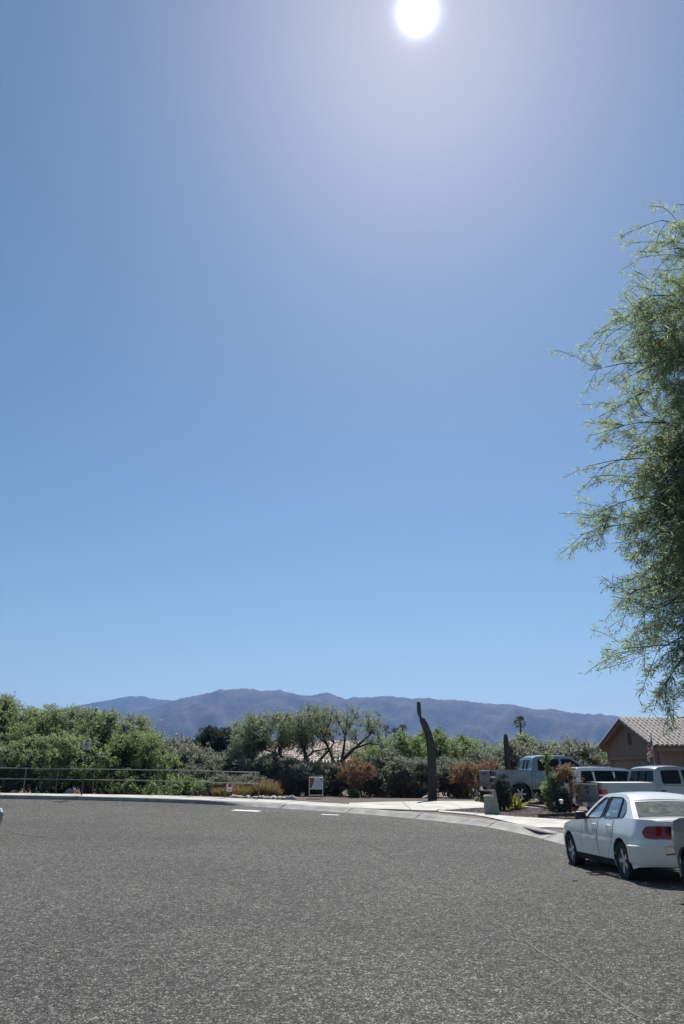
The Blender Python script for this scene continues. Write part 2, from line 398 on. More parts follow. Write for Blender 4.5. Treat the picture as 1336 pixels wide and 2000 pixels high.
# ------------------------------------------------------------------ the setting: ground, road, kerb, sidewalk, driveways, mountains
def ax(lo, hi, step, far):
    a = [lo]; s = step
    while a[-1] < hi: a.append(a[-1] + step)
    up = [a[-1]]; s = step
    while up[-1] < far[1]: s *= 1.32; up.append(min(far[1], up[-1] + s))
    dn = [lo]; s = step
    while dn[-1] > far[0]: s *= 1.32; dn.append(max(far[0], dn[-1] - s))
    return dn[:0:-1] + a + up[1:]
gx, gy = ax(-24, 22, .6, (-7000, 7000)), ax(14, 47, .6, (-500, 7000))
XX, YY = np.meshgrid(gx, gy)
DD = edge_dist(np.clip(XX, -58, 60), np.clip(YY, -13, 80)).reshape(XX.shape)
gm = MB(); gm.grid([[(XX[i, j], YY[i, j], ground_z(XX[i, j], YY[i, j], DD[i, j])) for j in range(len(gx))] for i in range(len(gy))])
tag(gm.build('ground', M['dirt'], angle=0), kind='structure')

rm = MB(); cx, cy = -7.0, 9.0; loop = [(p.x, p.y) for p in EDGE] + [(x, -14) for x in np.linspace(4, -60, 20)] + [(-60, y) for y in np.linspace(-8, 33, 24)]
rows = []
for t in np.linspace(0.001, 1, 46): rows.append([(cx + (x - cx) * t, cy + (y - cy) * t, H(cx + (x - cx) * t, cy + (y - cy) * t)) for x, y in loop + loop[:1]])
rm.grid(rows); road = tag(rm.build('road', M['asphalt'], angle=0), kind='structure')

def nrm(i):
    t = (EDGE[min(i + 1, len(EDGE) - 1)] - EDGE[max(i - 1, 0)]).normalized(); return Vector((-t.y, t.x))
def off_pt(i, d): p = EDGE[i] + nrm(i) * d; return p.x, p.y
def kerb_row(i):
    p = EDGE[i]; t = sst(-6.0, -2.6, p.x)
    left = [(-.01, -.06), (0, 0), (.012, .13), (.03, .148), (.10, .152), (.19, .152), (.19, -.1)]
    right = [(-.01, -.06), (0, .004), (.16, .035), (.30, .100), (.42, .142), (.56, .150), (.56, -.1)]
    n = nrm(i); r = []
    for (a, b), (c, d) in zip(left, right):
        q = p + n * (a + (c - a) * t); r.append((q.x, q.y, H(q.x, q.y) + b + (d - b) * t))
    return r
kerb_root = tag(thing('kerb', (0, 0, 0)), kind='structure')
vis = [i for i, p in enumerate(EDGE) if p.y > -6 and p.x > -34]
k = vis[0]
while k + 1 < vis[-1]:
    e = min(k + 8, vis[-1]); rws = [kerb_row(i) for i in range(k, e + 1)]
    for a, b in ((0, 1), (-1, -2)):                         # leave an open joint between two lengths
        rws[a] = [tuple(Vector(p).lerp(Vector(q), .045)) for p, q in zip(rws[a], rws[b])]
    m = MB(); m.grid(rws); m.build('kerb_length', M['kerb'], kerb_root, angle=30); k = e

def tri_strip(name, la, lb, off, mat_, n=30, m=8, thick=.0, parent=None):
    """a sheet between two lines that follows the ground"""
    def rs(l):
        P = [Vector((p[0], p[1])) for p in l]; L = [0]
        for a, b in zip(P, P[1:]): L.append(L[-1] + (b - a).length)
        out = []
        for i in range(n + 1):
            s = L[-1] * i / n; k = 0
            while k < len(L) - 2 and L[k + 1] < s: k += 1
            out.append(P[k].lerp(P[k + 1], (s - L[k]) / max(1e-9, L[k + 1] - L[k])))
        return out
    A, Bq = rs(la), rs(lb); mb = MB(); rows = []
    for i in range(n + 1):
        r = []
        if thick: r.append((A[i].x, A[i].y, H(*A[i]) + off - thick))
        for j in range(m + 1):
            p = A[i].lerp(Bq[i], j / m); r.append((p.x, p.y, H(p.x, p.y) + off))
        if thick: r.append((Bq[i].x, Bq[i].y, H(*Bq[i]) + off - thick))
        rows.append(r)
    if thick:
        rows = [[(p[0], p[1], p[2] - thick) if True else p for p in rows[0]]] + rows + [[(p[0], p[1], p[2] - thick) for p in rows[-1]]]
    mb.grid(rows); return mb.build(name, mat_, parent, angle=30)

# sidewalk: slab after slab along the kerb; on the left right behind it, on the right swinging away round the gravel
walk = tag(thing('sidewalk', (0, 0, 0)), kind='structure')
front, back = [], []
for i, p in enumerate(EDGE):
    if p.x < -36 or p.x > .2 or p.y < 20: continue
    t = sst(-6.0, -2.6, p.x); f = .205 + (.575 - .205) * t
    front.append(Vector(off_pt(i, f))); back.append(Vector(off_pt(i, 1.62 + .35 * t)))
def slabs(front, back, per, parent, off=.15):
    n = len(front); i = 0
    while i + 1 < n:
        e = min(i + per, n - 1)
        fa, fb = front[i].lerp(front[i + 1], .05), front[e].lerp(front[e - 1], .05)
        ba, bb = back[i].lerp(back[i + 1], .05), back[e].lerp(back[e - 1], .05)
        la = [fa] + front[i + 1:e] + [fb]; lb = [ba] + back[i + 1:e] + [bb]
        tri_strip('slab', la, lb, off + random.uniform(-.004, .004), M['concrete'], max(2, e - i), 3, .12, parent); i = e
slabs(front, back, 4, walk)
# walk on the right of the pickup's drive, from the flare past the brown gravel and on behind the parked cars
f2 = smooth_line([hit(856, 1584.5, .15), hit(940, 1593, .15), hit(1000, 1606.5, .15), hit(1050, 1616, .15), hit(1104, 1617, .15), (7.2, 20.6), (8.0, 16), (8.5, 11), (8.9, 4)], .42)
b2 = smooth_line([hit(856, 1582.5, .15), hit(940, 1588, .15), hit(1000, 1594, .15), hit(1050, 1597, .15), (8.2, 24.6), (9.0, 20.6), (9.6, 16), (10.1, 11), (10.5, 4)], .42)
nn = min(len(f2), len(b2)); b2 = [b2[int(i * (len(b2) - 1) / (nn - 1))] for i in range(nn)]; f2 = [f2[int(i * (len(f2) - 1) / (nn - 1))] for i in range(nn)]
slabs(f2, b2, 4, walk)

drive = tag(thing('driveway', (0, 0, 0)), kind='structure')
bk = smooth_line([(0.28, 32.62), hit(700, 1567.6, .15), hit(760, 1566, .15), hit(935, 1564.5, .15), (9.6, 35.0), (14, 35.6)], .5)
fr = smooth_line([(0.28, 30.35), (1.1, 29.75), hit(790, 1581, .15), hit(851, 1583.2, .15), hit(945, 1577.5, .15), (9.2, 32.4), (14, 33.2)], .5)
nn = 48
def resamp(l, n): return [l[min(len(l) - 1, int(round(i * (len(l) - 1) / n)))] for i in range(n + 1)]
bk, fr = resamp(bk, nn), resamp(fr, nn)
for a in range(0, nn, 8): tri_strip('slab', [fr[a].lerp(fr[a + 1], .03)] + fr[a + 1:a + 8] + [fr[a + 8].lerp(fr[a + 7], .03)], [bk[a].lerp(bk[a + 1], .03)] + bk[a + 1:a + 8] + [bk[a + 8].lerp(bk[a + 7], .03)], .156, M['concrete'], 8, 5, .12, drive)
drive2 = tag(thing('driveway', (0, 0, 0)), kind='structure')
for (a, b, c, d) in (((8.35, 26.9), (8.45, 31.5), (12.5, 32.6), (12.3, 26.0)), ((12.35, 26.0), (12.55, 32.6), (21, 34.4), (21, 25.5)),
                     ((8.4, 26.75), (12.3, 25.85), (13.4, 20.2), (9.25, 20.6)), ((12.35, 25.85), (21, 25.3), (21, 19.6), (13.45, 20.2))):
    tri_strip('slab', [a, d], [b, c], .150, M['concrete'], 10, 6, .12, drive2)

# brown gravel yard between the two drives, and the wedge between walk and kerb
gf = [hit(851, 1583.4, .13), hit(940, 1588, .13), hit(1000, 1594, .13), hit(1050, 1597, .13), (8.3, 26.9)]
gb = [hit(853, 1582.8, .13), hit(945, 1577.6, .13), (7.2, 31.9), (8.45, 32.2), (9.2, 32.3)]
tag(tri_strip('gravel_bed', gf, gb, .135, M['gravel'], 40, 12), kind='structure')
wf = [hit(1000, 1609, .13), hit(1052, 1624, .13), hit(1100, 1631, .13), (6.5, 18.6), (7.2, 14)]
wb = [hit(1000, 1607, .13), hit(1050, 1616, .13), hit(1104, 1617, .13), (7.2, 20.6), (8.0, 16)]
tag(tri_strip('gravel_strip', [(p[0], p[1]) for p in wf], wb, .128, M['gravel'], 30, 6), kind='structure')
yb = [(off_pt(i, 1.98)) for i, p in enumerate(EDGE) if -5.2 < p.x < .3 and p.y > 20] + [hit(700, 1567.4, .15), hit(760, 1565.7, .15), hit(935, 1564.2, .15), (9.6, 35.05)]
tag(tri_strip('leaf_litter', yb, [(x, max(y + 2.6, 36.6)) for x, y in yb], .135, gravel_mat('dead_leaf_litter', (.035, .026, .022), (.13, .098, .075), 20), 40, 6), kind='stuff')

# small stones lying on the gravel, in one mass
def stones(name, spots, mat_, size=(.02, .06), tri=None):
    v, f = [], []
    for (x, y, z) in spots:
        r = random.uniform(*size); n = len(v)
        for (a, b, c) in ((1, 0, 0), (-1, 0, 0), (0, 1, 0), (0, -1, 0), (0, 0, 1), (0, 0, -1)):
            s_ = r * random.uniform(.6, 1.1); v.append((x + a * s_, y + b * s_, z + c * s_ * .6))
        for q in ((0, 2, 4), (2, 1, 4), (1, 3, 4), (3, 0, 4), (2, 0, 5), (1, 2, 5), (3, 1, 5), (0, 3, 5)): f.append(tuple(i + n for i in q))
    me = bpy.data.meshes.new(name); me.from_pydata(v, [], f); me.materials.append(mat_)
    return obj(name, me)
sp = []
for _ in range(2600):
    i = random.random(); a = random.randrange(4); t = random.random()
    p = Vector(gf[a]).lerp(Vector(gf[a + 1]), t).lerp(Vector(gb[a]).lerp(Vector(gb[a + 1]), t), i); sp.append((p.x, p.y, H(p.x, p.y) + .14))
tag(stones('gravel', sp, M['gravel'], (.015, .05)), kind='stuff')
sp = []
for _ in range(900):
    y = 5 + 22 * random.random() ** 1.5; x = random.uniform(-.5, .5) * (y + 1.5)
    if edge_dist([x], [y])[0] < -.1: sp.append((x, y, H(x, y) + .004))
tag(stones('loose_grit', sp, mat('pale_grit', (.40, .39, .36), .8, var=.6, scale=3.0, coord='Object'), (.004, .013)), kind='stuff')

# painted bars on the road, the filled joint across it and two open cracks
def strip_on_road(name, a, b, w0, w1, mat_, n=12, up=.004, jit=0.0):
    A, Bv = Vector(a), Vector(b); d = (Bv - A).normalized(); s = Vector((-d.y, d.x)); mb = MB(); rows = []
    for i in range(n + 1):
        t = i / n; p = A.lerp(Bv, t) + s * random.uniform(-jit, jit); w = (w0 + (w1 - w0) * t) / 2 * random.uniform(.75, 1.15) if jit else (w0 + (w1 - w0) * t) / 2
        rows.append([(p.x + s.x * k * w, p.y + s.y * k * w, H(p.x + s.x * k * w, p.y + s.y * k * w) + up) for k in (-1, 1)])
    mb.grid(rows); o = mb.build(name, mat_, angle=0); return tag(o, kind='structure')
strip_on_road('road_marking', hit(456, 1582.2), hit(507, 1584.6), .42, .40, M['white_line'], up=.004)
strip_on_road('road_marking', hit(628, 1590.6), hit(662, 1592.2), .20, .20, M['white_line'], up=.004)
strip_on_road('road_marking', hit(652, 1609.4), hit(668, 1610.2), .10, .06, M['seam'], up=.004)
def polyline_strip(name, pix, w, mat_, jit, step=.35):
    P = smooth_line([hit(*p) for p in pix], step); s_mb = MB(); rows = []
    for i, p in enumerate(P):
        t = (P[min(i + 1, len(P) - 1)] - P[max(0, i - 1)]).normalized(); n_ = Vector((-t.y, t.x)); ww = w * random.uniform(.55, 1.25) / 2; p = p + n_ * random.uniform(-jit, jit)
        rows.append([(p.x + n_.x * k * ww, p.y + n_.y * k * ww, H(p.x, p.y) + .0035) for k in (-1, 1)])
    s_mb.grid(rows); return tag(s_mb.build(name, mat_, angle=0), kind='structure')
SEAM = [(958, 1792), (985, 1812), (1003, 1826), (1030, 1841), (1062, 1864), (1090, 1880), (1108, 1893), (1128, 1906), (1150, 1922), (1166, 1934), (1192, 1952), (1212, 1962), (1235, 1978), (1268, 1996)]
for a_, b_, w_ in ((0, 3, .016), (3, 5, .022), (5, 7, .018), (7, 9, .024), (9, 11, .03), (11, 13, .034)): polyline_strip('road_seam', SEAM[a_:b_ + 1], w_, M['seam'], .007, .06)
polyline_strip('road_crack', [(692, 1641), (720, 1650), (742, 1662), (772, 1680)], .03, M['crack'], .03, .2)
polyline_strip('road_crack', [(835, 1715), (855, 1726), (880, 1738)], .016, M['crack'], .03, .15)
polyline_strip('road_crack', [(10, 1624), (45, 1631), (95, 1637), (150, 1640)], .035, M['crack'], .02)

# mountains, as terrain with gullies, far off
def mnoise(x, y, s):
    return math.sin(x * s + 1.7 * math.sin(y * s * .7 + 2)) * math.sin(y * s * 1.1 + 1.3 * math.sin(x * s * .9)) 
def ridge_mesh(name, dist, prof, depth, base, gully, mat_, nu=420, nv=46, jag=2.5):
    xs = np.array([p[0] for p in prof], float); ys = np.array([p[1] for p in prof], float); mb = MB(); rows = []
    us = np.linspace(xs[0], xs[-1], nu)
    for iv in range(nv):
        t = iv / (nv - 1); q = 1 - t * 1.25                   # 1 at the near foot, 0 at the crest, then down behind
        r = []
        for u in us:
            py = np.interp(u, xs, ys) + jag * .35 * math.sin(u * .37) * math.sin(u * .11 + 1) + random.uniform(-.3, .3)
            d = ray(u, py); k = dist / d[1]; top = Vector((d[0] * k, dist, EYE + d[2] * k))
            y = dist - depth * q; h = max(0.0, 1 - abs(q)); h = h ** 1.15
            w = 4 * h * (1 - h) if q > 0 else 0
            wob = w * gully * (mnoise(top.x, y, .0052) + .6 * mnoise(top.x + 300, y * .6, .013) + .35 * mnoise(top.x, y, .03))
            z = base + (top.z - base) * h + wob
            r.append((top.x * (y / dist), y, z))
        rows.append(r)
    mb.grid(rows); return tag(mb.build(name, mat_, angle=0), kind='structure')
def hill_mat():
    m, nt, N, L, B = nmat('scrubby_hillside')
    tcn = N.new('ShaderNodeTexCoord')
    n1 = N.new('ShaderNodeTexNoise'); n1.inputs['Scale'].default_value = .006; n1.inputs['Detail'].default_value = 9; L.new(tcn.outputs['Object'], n1.inputs['Vector'])
    n2 = N.new('ShaderNodeTexNoise'); n2.inputs['Scale'].default_value = .07; n2.inputs['Detail'].default_value = 6; L.new(tcn.outputs['Object'], n2.inputs['Vector'])
    ad = N.new('ShaderNodeMath'); ad.operation = 'MULTIPLY'; L.new(n1.outputs['Fac'], ad.inputs[0]); L.new(n2.outputs['Fac'], ad.inputs[1])
    rp = N.new('ShaderNodeValToRGB'); e = rp.color_ramp.elements; e[0].position = .14; e[0].color = (.018, .022, .018, 1); e[1].position = .38; e[1].color = (.11, .09, .075, 1)
    L.new(ad.outputs[0], rp.inputs['Fac']); L.new(rp.outputs['Color'], B.inputs['Base Color']); B.inputs['Roughness'].default_value = .95
    B.inputs['Specular IOR Level'].default_value = .1
    return m
HM = hill_mat()
MAIN = [(-260, 1475), (-60, 1452), (60, 1432), (150, 1418), (255, 1393), (290, 1385), (340, 1368), (352, 1364.5), (380, 1359), (410, 1353), (422, 1349), (430, 1345.5), (440, 1347.5), (465, 1345), (495, 1345), (505, 1349), (525, 1349), (545, 1347), (560, 1351),
        (580, 1356), (600, 1359), (617, 1357), (635, 1352), (650, 1356), (675, 1366), (690, 1361.5), (720, 1362), (755, 1359), (785, 1362), (810, 1365), (822, 1363), (840, 1363.5), (860, 1367), (885, 1366.5), (910, 1369), (940, 1373),
        (975, 1375.5), (995, 1375), (1025, 1381), (1045, 1385.5), (1058, 1386), (1075, 1384), (1090, 1386.5), (1110, 1391), (1140, 1394.5), (1150, 1393.5), (1165, 1397), (1180, 1400), (1200, 1398), (1215, 1400.5), (1235, 1405), (1290, 1416), (1380, 1436), (1600, 1470)]
ridge_mesh('mountain_range', 4600, MAIN, 1500, 10, 60, HM)
ridge_mesh('distant_mountain', 6300, [(40, 1408), (110, 1388), (150, 1376), (185, 1369), (205, 1366), (240, 1359.5), (252, 1357), (264, 1358.5), (277, 1356.5), (290, 1360), (310, 1364), (335, 1366), (400, 1382), (470, 1410)], 700, 150, 30, HM, 160, 24, 1.0)
ridge_mesh('distant_mountain', 6500, [(1120, 1412), (1150, 1402), (1162, 1394.5), (1172, 1391.5), (1180, 1395), (1196, 1400), (1250, 1408), (1320, 1420)], 500, 150, 20, HM, 90, 20, 1.0)

# the bluish air between here and the mountains
hz, nt_, N_, L_, B_ = nmat('pale_air'); N_.remove(B_)
vol = N_.new('ShaderNodeVolumePrincipled'); vol.inputs['Color'].default_value = (.28, .49, .98, 1); vol.inputs['Density'].default_value = 1.05e-4; vol.inputs['Anisotropy'].default_value = .35
L_.new(vol.outputs[0], N_['Material Output'].inputs['Volume'])
hb = MB(); hb.box((0, 3300, 326), (14600, 7900, 668)); hzo = hb.build('haze', hz, smooth=False); tag(hzo, kind='stuff')
# ------------------------------------------------------------------ plants
def np_mesh(name, V, nper, mat_):
    """a mesh of separate faces of nper corners each from an array of corners"""
    V = np.asarray(V, np.float32).reshape(-1, 3); n = len(V) // nper
    me = bpy.data.meshes.new(name); me.vertices.add(len(V)); me.vertices.foreach_set('co', V.ravel())
    me.loops.add(len(V)); me.loops.foreach_set('vertex_index', np.arange(len(V), dtype=np.int32))
    me.polygons.add(n); me.polygons.foreach_set('loop_start', np.arange(0, len(V), nper, dtype=np.int32)); me.polygons.foreach_set('loop_total', np.full(n, nper, np.int32))
    me.update(calc_edges=True); me.materials.append(mat_); return me
def unit(a): return a / np.maximum(1e-9, np.linalg.norm(a, axis=-1, keepdims=True))
def blades(P, D, ln, wd):
    """thin pointed leaves at P along D"""
    n = len(P); D = unit(D); S = unit(np.cross(D, rng.normal(size=(n, 3))))
    ln = (ln * rng.uniform(.6, 1.25, n))[:, None]; wd = (wd * rng.uniform(.7, 1.2, n))[:, None]
    mid = P + D * ln * .45
    return np.stack([P, mid + S * wd * .5, P + D * ln, mid - S * wd * .5], 1)
def twig_tubes(A, B, r0, r1):
    """three-sided twigs from A to B"""
    n = len(A); D = unit(B - A); S = unit(np.cross(D, rng.normal(size=(n, 3)))); T = np.cross(D, S); q = []
    for k in range(3):
        a0, a1 = 2 * math.pi * k / 3, 2 * math.pi * (k + 1) / 3
        o0, o1 = S * math.cos(a0) + T * math.sin(a0), S * math.cos(a1) + T * math.sin(a1)
        q.append(np.stack([A + o0 * r0, A + o1 * r0, B + o1 * r1, B + o0 * r1], 1))
    return np.concatenate(q)
def curve_pts(a, b, sag, n=6, wob=.06):
    a, b = Vector(a), Vector(b); L = (b - a).length; out = []
    w1, w2 = Vector([random.uniform(-1, 1) for _ in range(3)]) * L * wob, Vector([random.uniform(-1, 1) for _ in range(3)]) * L * wob
    for i in range(n + 1):
        t = i / n; out.append(a.lerp(b, t) + Vector((0, 0, sag * L * 4 * t * (1 - t))) + w1 * math.sin(math.pi * t) + w2 * math.sin(2 * math.pi * t) * .5)
    return out
def plant_mesh(clumps, leaf, trunk_pts, trunk_r, lmat, bmat, twigs=26, per=22, up=.25, droop=.2, lw=.28, limb_r=.3, limbs=True, scatter=.05, shell=.35, twig_r=.008, along=.9):
    """leaf mesh and wood mesh: limbs run from the stems to each clump, twigs burst out of a clump, leaves line the twigs"""
    LV, TV = [], []; wood = MB()
    for tp, tr in zip(trunk_pts, trunk_r): wood.tube(tp, tr, 7)
    ends = [Vector(tp[-1]) for tp in trunk_pts]
    allp = [(Vector(p), tr[i]) for tp, tr in zip(trunk_pts, trunk_r) for i, p in enumerate(tp) if i >= max(1, len(tp) // 2)]
    for (c, r) in clumps:
        c = Vector(c); r = Vector(r) if hasattr(r, '__len__') else Vector((r, r, r * .8))
        if limbs and allp:
            s, sr = min(allp, key=lambda e: (e[0] - c).length + max(0, e[0].z - c.z) * 1.5)
            rr = min(sr * .7, limb_r * max(r) * .22)
            pts = curve_pts(s, c - Vector((0, 0, r.z * .3)), .08, 6, .09); wood.tube(pts, [rr * (1 - .75 * i / 6) + .004 for i in range(7)], 5, False)
        n = max(3, int(twigs * random.uniform(.8, 1.2)))
        d = rng.normal(size=(n, 3)); d[:, 2] += up; d = unit(d); R = np.array(r); f = rng.uniform(.6, 1.0, (n, 1)) ** 1.0 * np.where(rng.random((n, 1)) < .16, 1.42, 1.1)
        A = np.array(c) + d * R * shell * rng.uniform(.2, 1, (n, 1)) ; Bm = np.array(c) + d * R * f * .7; E = np.array(c) + d * R * f; E[:, 2] -= droop * R.mean() * rng.uniform(.3, 1.2, n)
        rr_ = twig_r; TV.append(twig_tubes(np.repeat(np.array(c)[None] - [0, 0, R[2] * .3], n, 0), A, rr_ * 1.6, rr_)); TV.append(twig_tubes(A, Bm, rr_, rr_ * .7)); TV.append(twig_tubes(Bm, E, rr_ * .7, rr_ * .3))
        k = per; t = rng.uniform(0, along, (n, k, 1)) ** .8 * 1.1
        seg = np.where(t < .55, A[:, None] + (Bm - A)[:, None] * (t / .55), Bm[:, None] + (E - Bm)[:, None] * ((t - .55) / .55))
        seg = seg + rng.normal(size=seg.shape) * scatter * R.mean()
        D = d[:, None] * .7 + rng.normal(size=seg.shape) * .75; D[..., 2] -= droop * .6
        LV.append(blades(seg.reshape(-1, 3), D.reshape(-1, 3), leaf, leaf * lw))
    lm = np_mesh('crown', np.concatenate(LV).reshape(-1, 3), 4, lmat) if per else None
    wm = wood.mesh('trunk', bmat, True, 0)
    tm = np_mesh('twigs', np.concatenate(TV).reshape(-1, 3), 4, bmat)
    bm = bmesh.new(); bm.from_mesh(wm); bm.from_mesh(tm); bm.to_mesh(wm); bm.free(); bpy.data.meshes.remove(tm)
    return lm, wm
def plant(name, loc, meshes, label, cat, group=None, rz=0.0, sc=1.0, parts=('crown', 'trunk')):
    o = thing(name, loc, rz, label, cat, group); o.scale = sc if hasattr(sc, '__len__') else (sc, sc, sc)
    for pn, me in zip(parts, meshes):
        if me: obj(pn, me, o)
    return o
def gbase(x, y, sink=.03): return Vector((x, y, ground_z(x, y) - sink))
def blob_clumps(rx, ry, rz, z0, n, r=(.35, .6), flat=.0):
    """clump places spread through an uneven dome of half-axes rx, ry, rz with its middle at height z0"""
    out = []
    for _ in range(n):
        d = rng.normal(size=3); d /= np.linalg.norm(d); q = rng.uniform(.45, 1.0) ** .6 * rng.uniform(.78, 1.08)
        if d[2] < -.5 and flat: d[2] = -.5
        out.append(((d[0] * rx * q, d[1] * ry * q, z0 + d[2] * rz * q), random.uniform(*r)))
    return out
def stems(n, h, spread, r):
    P, Rr = [], []
    for _ in range(n):
        a = random.uniform(0, 6.28); e = Vector((math.cos(a) * spread * random.uniform(.4, 1), math.sin(a) * spread * random.uniform(.4, 1), h * random.uniform(.75, 1.05)))
        p = curve_pts((random.uniform(-.06, .06), random.uniform(-.06, .06), -.1), e, random.uniform(-.1, .05), 6, .07); P.append(p); Rr.append([r * (1 - .65 * i / 6) for i in range(7)])
    return P, Rr

# --- the big mesquite that hangs in from the right, near the camera
def big_mesquite():
    random.seed(21); base = Vector((6.6, 7.75, 0)); wood = MB(); TV, LV = [], []
    def xl(z):   # left outline of the hanging crown (x at height z)
        return float(np.interp(z, [1.9, 2.3, 2.8, 3.2, 3.8, 4.4, 5.0, 5.6, 6.2, 6.8, 7.4, 8.2], [3.9, 3.5, 3.32, 3.34, 3.38, 3.36, 3.34, 3.34, 3.38, 3.58, 3.85, 4.3]))
    trunk = curve_pts((0, 0, -.1), (-.25, -.1, 2.2), -.02, 6, .05); tr = [.26 - .012 * i for i in range(7)]; wood.tube(trunk, tr, 10)
    fork = trunk[-1]
    def spray(p, d, length, n_leaf, dr):
        """one hanging twig with its feathery leaves"""
        m = 6; q = np.zeros((m + 1, 3)); q[0] = p; dd = np.array(d, float); st = length / m
        for i in range(m):
            dd = dd + np.array([0, 0, -dr]) + rng.normal(size=3) * .10; dd /= np.linalg.norm(dd); q[i + 1] = q[i] + dd * st
        TV.append(twig_tubes(q[:-1], q[1:], .0035, .0025))
        t = rng.uniform(.12, 1.0, n_leaf) * m; i = np.minimum(m - 1, t.astype(int)); f = (t - i)[:, None]
        P = q[i] * (1 - f) + q[i + 1] * f; D = unit(q[i + 1] - q[i])
        # each leaf: a stalk with leaflets both sides, drawn as thin blades in a fan
        sd = unit(np.cross(D, rng.normal(size=(n_leaf, 3)))); L0 = unit(D * .75 + sd * .8 + rng.normal(size=(n_leaf, 3)) * .18 + np.array([0, 0, -.12]))
        k = 4; stalk = .075
        for j in range(k):
            u = (j + .4) / k; b = P + L0 * stalk * u; s2 = unit(np.cross(L0, sd + rng.normal(size=(n_leaf, 3)) * .3)) * (1 if j % 2 else -1)
            LV.append(blades(b, L0 * .85 + s2 * .55 + rng.normal(size=(n_leaf, 3)) * .12, .06, .0095))
    def branchlet(p, d, length, r, n_spray, dr, leafy):
        pts = [Vector(p)]; dd = Vector(d).normalized(); m = 7
        for i in range(m):
            dd = (dd + Vector((random.uniform(-.16, .16), random.uniform(-.16, .16), random.uniform(-.12, .12) - dr))).normalized(); pts.append(pts[-1] + dd * length / m)
        wood.tube(pts, [r * (1 - .8 * i / m) + .002 for i in range(m + 1)], 5, False)
        for k in range(n_spray):
            t = random.uniform(.1, 1.0) * m; i = min(m - 1, int(t)); q = pts[i].lerp(pts[i + 1], t - i); a = (pts[i + 1] - pts[i]).normalized()
            sd = Vector([random.gauss(0, 1) for _ in range(3)]); sd = (sd - a * sd.dot(a)).normalized()
            spray(q, a * .8 + sd * .75, random.uniform(.28, .62), int(leafy * 1.35), random.uniform(.01, .09))
        return pts
    # limbs fan out from the fork; each ends on the outline or inside the crown
    ends = []
    for i in range(50):
        z = 2.85 + 4.55 * (i + random.random()) / 50; y = random.uniform(-1.6, .3); x = xl(z) - base.x + abs(random.gauss(.25, .35)) + .12 * abs(y)
        ends.append(Vector((x, y, z)))
    for i in range(34):
        z = random.uniform(3.1, 7.6); a = random.uniform(-1.9, 1.9); rr = random.uniform(.8, 2.6) * (1.0 - .07 * abs(z - 5)); ends.append(Vector((math.cos(a) * rr - .3, min(.5, math.sin(a) * rr * .62), z)))
    mains = []
    for k in range(9):
        z = 3.3 + k * .56; e = Vector((-1.35 + .25 * math.sin(k * 2.1), .8 * math.sin(k * 1.7), z)); p = curve_pts(fork - Vector((0, 0, .1)), e, .05, 8, .05); mains.append(p); wood.tube(p, [.10 * (1 - .75 * i / 8) + .012 for i in range(9)], 7, False)
    for k in range(5):
        z = 3.6 + k * .9; e = Vector((1.2 + .3 * math.sin(k), .9 * math.cos(k * 2.3), z)); p = curve_pts(fork - Vector((0, 0, .1)), e, .05, 8, .05); mains.append(p); wood.tube(p, [.11 * (1 - .75 * i / 8) + .012 for i in range(9)], 7, False)
    mp = [q for p in mains for q in p[3:]]
    for e in ends:
        s = min(mp, key=lambda q: (q - e).length + 1.4 * max(0, q.z - e.z - .3) + .8 * max(0, e.z - q.z - 1.0)); d = e - s
        low = e.z < 4.2
        branchlet(s, d.normalized() + Vector((0, 0, .35)), d.length * 1.02 + .05, .015, 20 if not low else 30, .06, 17)
        for _ in range(2):
            q = s.lerp(e, random.uniform(.3, .9)); branchlet(q, d.normalized() + Vector((random.uniform(-.5, .2), random.uniform(-.7, .7), random.uniform(-.3, .5))), random.uniform(.6, 1.15), .009, 11 if not low else 17, .08, 16)
    for k in range(70):
        z = random.uniform(3.6, 5.5) if k % 3 else random.uniform(2.9, 7.0); x = xl(z) + random.uniform(.3, 1.5) - base.x; branchlet((x, random.uniform(-1.5, .1), z), (-1, random.uniform(-.5, .5), random.uniform(-.35, .25)), random.uniform(.35, .6), .006, 13, .08, 17)
    for z in (6.85, 6.3, 5.35, 4.62, 4.42, 3.55, 3.0):          # bare or thin outliers that stick out of the outline
        e = Vector((xl(z) - base.x + .25, random.uniform(-.4, .4), z)); branchlet(e, (-1, random.uniform(-.2, .2), .10), random.uniform(.5, .85), .006, 9, .07, 13)
    for z in (5.02, 4.8):
        e = Vector((xl(z) - base.x + .3, -.1, z)); branchlet(e, (-1, 0, .12), .9, .006, 0, .05, 0)
    lm = np_mesh('crown', np.concatenate(LV).reshape(-1, 3), 4, M['L_near']); wm = wood.mesh('trunk', M['bark'], True, 0)
    tm = np_mesh('t', np.concatenate(TV).reshape(-1, 3), 4, M['bark']); bm = bmesh.new(); bm.from_mesh(wm); bm.from_mesh(tm); bm.to_mesh(wm); bm.free()
    print('big tree leaves', len(lm.polygons))
    return plant('mesquite_tree', (base.x, base.y, H(base.x, base.y) - .02), (lm, wm), 'tall feathery mesquite tree hanging into the sky above the white sedan', 'tree')
big_mesquite()

def px_clumps(spec, y0, base, depth=1.2):
    """clumps for a wide tree: (px, py, radius) as seen from the road, spread in depth about y0"""
    out = []
    for (px, py, r) in spec:
        y = y0 + random.uniform(-depth, depth); p = atd(px, py, y) - base; out.append((tuple(p), r))
    return out

